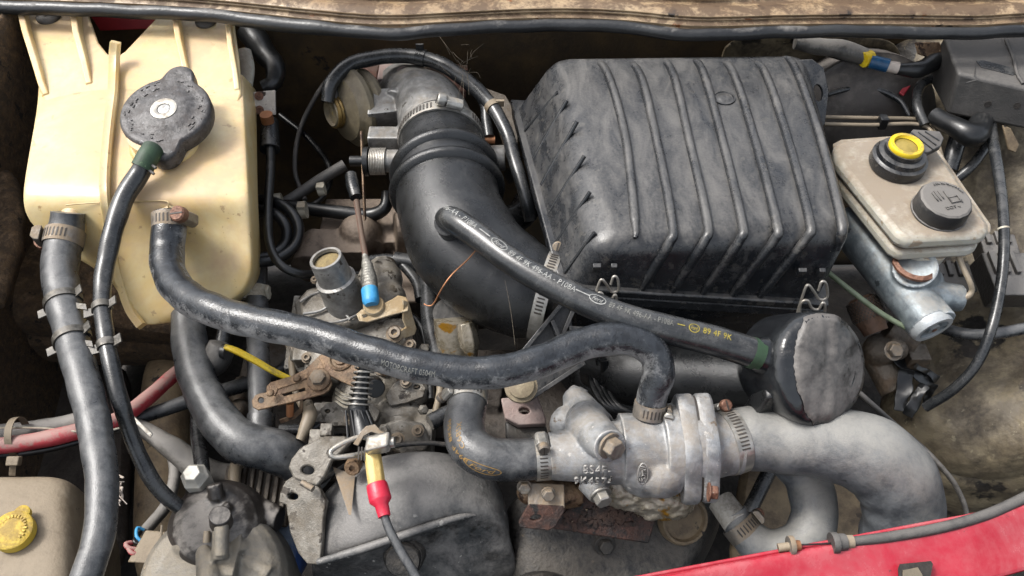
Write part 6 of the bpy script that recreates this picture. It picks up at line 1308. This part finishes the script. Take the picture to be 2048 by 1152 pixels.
mb = MB(); c = P(436, 712, -.07); q = pm(c); ax = P(424, 745, -.085)-P(448, 680, -.06); mb.lathe(c-ax*.4, ax, [(14*q, 0), (26*q, .002), (28*q, .010), (28*q, .018), (24*q, .028), (12*q, .036)], 24); tag(obj('fuel_primer', mb, 'dull_plastic', None, 40), 'small grey inline valve beside the thick hose', 'valve')
mb = MB(); c = P(452, 704, -.06); mb.lathe(c, (1, -.3, .2), [(16*pm(c), -.003), (16*pm(c), .003)], 18); tag(obj('valve_knob', mb, 'black_wire', None, 40), 'small black knob next to the yellow dipstick', 'knob')
# fuel filter head
def filt():
    T = thing('fuel_filter_head', 'dark domed fuel filter housing with grey ribbed base at the lower left', 'fuel filter', P(430, 1150, -.2)); z = -.12
    c = P(440, 1060, z); q = pm(c); ax = V((.05, -.35, 1)).normalized(); mb = MB()
    mb.lathe(c, ax, [(98*q, -.03), (100*q, -.005), (96*q, .012), (86*q, .026), (70*q, .036), (48*q, .043), (20*q, .046), (0, .0465)], 40); mb.rod(P(400, 1010, z+.02), P(402, 970, z+.035), 30*q, 28*q, 20); mb.rod(P(520, 1030, z+.0), P(560, 1040, z), 34*q, 26*q, 18)
    mb.rod(P(435, 1000, z+.045), P(428, 968, z+.055), 14*q, 16*q, 14); mb.rod(P(430, 1048, z+.05), P(458, 1010, z+.045), 9*q, 9*q, 10)
    obj('dome', mb, 'filter_dark', T, 60, remesh=.0016, relax=3)
    c2 = P(430, 1165, -.13); mb = MB(); ax2 = V((0, -.35, 1)).normalized()
    mb.lathe(c2, ax2, [(140*q, -.06), (142*q, .0), (136*q, .014), (122*q, .022), (96*q, .026), (0, .027)], 48); mb.rod(P(412, 1090, -.095), P(420, 1170, -.09), 20*q, 24*q, 18); mb.ball(P(374, 1090, -.1), 26*q); mb.rod(P(480, 1090, -.1), P(478, 1110, -.1), 22*q, 22*q, 16); mb.rod(P(442, 1050, -.07), P(440, 1120, -.085), 16*q, 16*q, 16); mb.box(P(455, 1120, -.1), V((.012, 0, 0)), V((0, .02, 0)), V((0, 0, .012)))
    mb.rod(P(490, 1120, -.105), P(540, 1150, -.11), 18*q, 18*q, 14)
    obj('base', mb, 'filter_grey', T, 60, remesh=.0018, relax=2)
    mb = MB(); ca, cb = P(443, 1046, -.07), P(440, 1030, -.055); mb.rod(ca, cb, 22*q, 20*q, 20); obj('collar', mb, 'filter_dark', T, 40, bevel=.001)
    mb = MB(); mb.rod(P(442, 1110, -.075), P(443, 1048, -.062), 13*q, 13*q, 16); obj('tube', mb, 'filter_grey', T, 40)
    mb = MB(); mb.rod(P(413, 1085, -.08), P(414, 1062, -.075), 7*q, 6*q, 12); obj('bleed_screw', mb, 'pipe_tan', T, 40)
    c = P(402, 968, -.085); mb = MB(); a3 = V((0, -.15, 1)).normalized(); mb.lathe(c, a3, [(24*q, -.008), (25*q, .0), (25*q, .001), (28*q, .002), (28*q, .020), (22*q, .023), (17*q, .030)], 6); obj('hex_fitting', mb, 'fitting_white', T, 30, bevel=.0008)
M('filter_dark', srgb('1d1a18'), srgb('2c2825'), .42, sc=20, dust=srgb('85796a'), dthr=.62, dsoft=.1, dsc=13, dup=.35, bump=.3)
M('filter_grey', srgb('5d5a54'), srgb('7a766e'), .5, .3, sc=30, dust=srgb('857b6a'), dthr=.56, dsoft=.2, dsc=24, dup=.3, bump=.4)
M('fitting_white', srgb('a8a49a'), srgb('c2beb4'), .5, .3, sc=40, bump=.3)
filt()
hose('fuel_hose', [(468, 978, -.12, 26), (470, 940, -.12, 26), (484, 912, -.125, 26), (500, 900, -.13, 26)], 'pipe_tan', 'short tan hose rising behind the fuel filter', seg=14)
hose('pale_conduit', [(342, 900, -.15, 22), (350, 940, -.15, 24), (344, 980, -.15, 24), (330, 1015, -.145, 24), (305, 1045, -.14, 24), (288, 1065, -.135, 24)], 'harness', 'pale taped wire leading to the grey connector', 'wiring', seg=12)
def conn():
    T = thing('wire_connector', 'grey plastic connector with red and blue wires beside the fuel filter', 'connector', P(310, 1110, -.16)); c = P(305, 1095, -.125); q = pm(c)
    mb = MB(); mb.box(c, V((24*q, -.001, 0)), V((.004, .016, 0)), V((0, -.004, .010))); obj('shell', mb, 'grey_plastic', T, 40, bevel=.0015)
    mb = MB(); mb.box(P(316, 1105, -.11), V((11*q, 0, 0)), V((.003, .016, 0)), V((0, -.002, .003))); obj('latch', mb, 'grey_plastic', T, 40, bevel=.001)
    mb = MB(); mb.rod(P(322, 1075, -.11), P(324, 1050, -.105), 3*q, 2.4*q, 8); obj('pin', mb, 'pipe_tan', T)
    for (m, pts) in (('red_cable', [(282, 1100, -.12, 10), (258, 1096, -.115, 10), (252, 1088, -.115, 10), (268, 1084, -.12, 9)]), ('red_cable', [(282, 1108, -.12, 10), (264, 1106, -.115, 10), (256, 1096, -.115, 9)]), ('blue', [(282, 1082, -.12, 7), (273, 1072, -.118, 7), (275, 1056, -.12, 7), (288, 1060, -.125, 6)]), ('black_wire', [(282, 1090, -.12, 8), (268, 1082, -.118, 8), (282, 1064, -.125, 8)])):
        mb = MB(); mb.frames(frames(pts, step=.002), 8); obj('wire', mb, m, T, 60)
conn()
# finned block and blue filter
def fins():
    T = thing('finned_block', 'dark finned metal block behind the fuel filter', 'finned block', P(520, 1020, -.18))
    c = P(516, 995, -.15); mb = MB(); mb.box(c, V((.035, 0, 0)), V((0, .03, .006)), V((0, -.004, .010))); obj('block', mb, 'joint_grime', T, 40, bevel=.002)
    for k in range(8):
        mb = MB(); mb.box(c+V((-.030+.0085*k, -.002, .013)), V((.0022, 0, 0)), V((0, .028, .006)), V((0, -.001, .003))); obj('fin', mb, 'joint_grime', T, 40, bevel=.001)
fins()
def bluef():
    c = P(585, 1130, -.2); q = pm(c); T = thing('oil_filter', 'blue oil filter can half hidden left of the timing cover', 'oil filter', c-V((0, 0, .02))); ax = V((-.2, -.9, .3)).normalized(); mb = MB()
    mb.lathe(c+V((0, .06, 0)), ax, [(60*q, 0), (62*q, .004), (62*q, .09), (56*q, .098), (0, .10)], 40); obj('can', mb, 'filter_blue', T, 40)
bluef()
# odds and ends deep in the bay so that the gaps read as machinery
def deep():
    rnd = random.Random(21)
    G = 'dark pipes deep in the bay'
    for (pts, d, lab) in (([(880, 520), (960, 470), (1030, 440)], 40, 'dark pipe deep behind the intake elbow'), ([(1000, 450), (1040, 430), (1060, 400)], 60, 'grey sleeve between intake elbow and air filter box'), ([(790, 520), (850, 540), (860, 640), (880, 740)], 36, 'black hose behind the left edge of the intake elbow'), ([(740, 520), (790, 520), (830, 560), (840, 600)], 20, 'thin dark line right of the taped accelerator rod'), ([(560, 860), (620, 858), (640, 850)], 24, 'short brown pipe left of the injection pump'), ([(600, 930), (640, 880), (680, 860)], 30, 'dark pipe under the injection pump'), ([(860, 845), (900, 825), (930, 815)], 34, 'ribbed black hose left of the elbow hose'), ([(1540, 940), (1510, 1000), (1480, 1060)], 30, 'dark tube behind the looped grey hose')):
        hose('dark_pipe', [(x, y, -.26 if 'looped' in lab else -.13 if 'behind the intake' in lab or 'under' in lab else -.10, d) for x, y in pts], 'rubber', lab, 'pipe', seg=16)
    def block(name, lab, parts, mat='joint_grime', r=.002):
        mb = MB()
        for p in parts:
            if p[0] == 'b': mb.box(P(p[1], p[2], p[3]), V((p[4], 0, 0)), V((0, p[5], .002)), V((0, -.002, p[6])))
            elif p[0] == 'r': a, b = P(*p[1]), P(*p[2]); mb.rod(a, b, p[3]*pm(a), p[4]*pm(b), 18)
            else: c = P(*p[1]); mb.ball(c, p[2]*pm(c))
        o = obj(name, mb, mat, None, 60, remesh=r, relax=2); tag(o, lab, 'engine part'); return o
    block('cylinder_head', 'grimy brown cylinder head glimpsed between pump and intake elbow', [('b', 770, 470, -.15, .08, .04, .03), ('r', (640, 480, -.13), (620, 540, -.13), 34, 40), ('r', (740, 450, -.13), (740, 500, -.13), 26, 30), ('r', (800, 430, -.13), (820, 500, -.13), 24, 28), ('b', 690, 500, -.13, .03, .02, .02), ('s', (720, 470, -.12), 44), ('r', (790, 460, -.11), (900, 455, -.12), 36, 36), ('b', 880, 560, -.17, .06, .06, .03)], 'head_grime')
    block('engine_block', 'dark engine block seen under the long coolant hose', [('b', 960, 830, -.2, .12, .06, .05), ('r', (880, 780, -.15), (1000, 800, -.16), 40, 50), ('b', 1130, 760, -.2, .06, .08, .04), ('r', (1100, 880, -.13), (1140, 940, -.13), 36, 40), ('b', 640, 900, -.2, .06, .06, .04)], 'grime')
    block('steering_box', 'grimy steering gear low behind the dipstick', [('b', 560, 760, -.2, .04, .05, .03), ('s', (480, 820, -.17), 24), ('r', (470, 780, -.18), (560, 800, -.18), 28, 40), ('b', 600, 830, -.18, .02, .02, .02)], 'joint_grime')
M('head_grime', srgb('4a3f36'), srgb('665a4e'), .6, .1, sc=34, dust=srgb('75675a'), dthr=.6, dsc=26, bump=.6, bsc=240)
deep()
# left-edge hose, cable and lagged pipe
hose('lagged_pipe', [(-12, 350, -.05, 46), (14, 380, -.05, 50), (22, 430, -.055, 50), (16, 490, -.06, 50), (4, 550, -.07, 44), (-10, 610, -.08, 40)], 'foam', 'lagged rusty pipe bent at the left edge', 'pipe', seg=20, amp=.0012)
hose('black_cable', [(-20, 226, -.03, 14), (30, 236, -.03, 14), (75, 240, -.04, 14), (110, 238, -.05, 14)], 'rubber', 'thin black cable entering from the left behind the cream tank', 'cable', seg=10)
mb = MB(); rnd = random.Random(6)
for k in range(16):
    x, y = 238+rnd.gauss(0, 3), 985+rnd.gauss(0, 12); mb.frames(frames([(x, y, -.06, 3), (x+rnd.gauss(0, 7), y+rnd.gauss(0, 7), -.055, 3.5), (x+rnd.gauss(0, 6), y+rnd.gauss(0, 10), -.06, 2)], step=.003), 5)
tag(obj('frayed_cord', mb, 'tape_white', None, 60), 'knot of frayed pale cord beside the fat dusty hose', 'cord')

# ================================================================== REAR OF THE BAY AND SMALL EXTRAS
hose('bulkhead_harness', [(560, 100, -.06, 22), (640, 104, -.07, 22), (720, 96, -.07, 24), (820, 92, -.07, 24), (930, 104, -.07, 24), (1040, 112, -.07, 22)], 'harness', 'dark harness running along the bulkhead behind the throttle elbow', 'wiring', seg=12, amp=.0012)
def rear_casting():
    T = thing('rear_manifold', 'dull reddish brown manifold behind the throttle elbow', 'manifold', P(880, 170, -.12)); mb = MB(); q = pm(P(880, 160, -.06))
    mb.rod(P(770, 150, -.05), P(930, 168, -.07), 40*q, 46*q, 22); mb.box(P(890, 150, -.06), V((.03, 0, 0)), V((0, .02, 0)), V((0, 0, .022))); mb.ball(P(800, 140, -.04), 34*q); mb.rod(P(690, 130, -.05), P(770, 150, -.05), 26*q, 34*q, 18)
    obj('casting', mb, 'wall_brown', T, 60, remesh=.0016, relax=3)
    for (x, y) in ((810, 128), (850, 126)):
        c = P(x, y, -.02); mb = MB(); bolt(mb, c, (0, -.4, 1), 11*q, None); obj('bolt', mb, 'zinc_dirty', T, 30)
rear_casting()
plate('heat_shield', [(955, 170), (1010, 190), (1040, 240), (1030, 330), (1010, 300), (985, 230)], (P(1000, 230, -.08), (-.2, -.6, .8)), .003, 'joint_grime'); tag(bpy.data.objects['heat_shield'], 'brown metal shield between the arched hose and the air filter box', 'shield')
hose('vacuum_tube', [(560, 230, -.09, 12), (620, 280, -.10, 12), (660, 340, -.10, 12), (640, 400, -.11, 12), (570, 430, -.11, 12)], 'black_wire', 'thin black tube looping in the dark gap left of the gold valve', 'tube', seg=8)
hose('accelerator_cable', [(690, 120, -.05, 10), (640, 180, -.07, 10), (600, 260, -.09, 10), (590, 340, -.10, 10), (610, 400, -.10, 10)], 'dull_plastic', 'thin grey cable dropping down the bulkhead left of the gold valve', 'cable', seg=8)
def bulk_bracket():
    T = thing('bulkhead_bracket', 'small dark bracket with two bolts on the bulkhead under the scuttle', 'bracket', P(900, 90, -.03)); pl = (P(905, 85, -.02), (0, -1, .3))
    plate('plate', [(845, 78), (960, 80), (956, 108), (850, 104)], pl, .004, 'grime', T)
    for x in (866, 940):
        c = PL(x, 92, *pl); mb = MB(); bolt(mb, c, (0, -1, .3), 9*pm(c), None); obj('bolt', mb, 'joint_grime', T, 30)
bulk_bracket()
# bright casting ribs on the pump cover
pump_ = bpy.data.objects['injection_pump']
for pts in ([(600, 604), (622, 590), (648, 582)], [(640, 648), (690, 640), (730, 622)], [(735, 560), (752, 574), (758, 600)], [(676, 612), (690, 626), (700, 640)], [(606, 628), (640, 622), (660, 610)]):
    mb = MB(); mb.frames(frames([(x, y, -.0635+(.0 if y < 620 else -.003), 6) for x, y in pts], step=.004), 8); obj('cover_rib', mb, 'alu_plain', pump_, 60)
for k, (pts, d, lab) in enumerate((([(560, 640), (580, 700), (590, 780), (620, 840)], 14, 'thin steel fuel line left of the injection pump'), ([(850, 640), (866, 700), (880, 770), (870, 830)], 14, 'thin steel fuel line right of the injection pump'), ([(800, 620), (840, 650), (858, 720), (862, 800)], 16, 'black leak-off hose right of the slotted bracket'))):
    hose('fuel_line', [(x, y, -.105, d) for x, y in pts], 'black_wire' if k == 2 else 'pipe_tan', lab, 'pipe', seg=10)
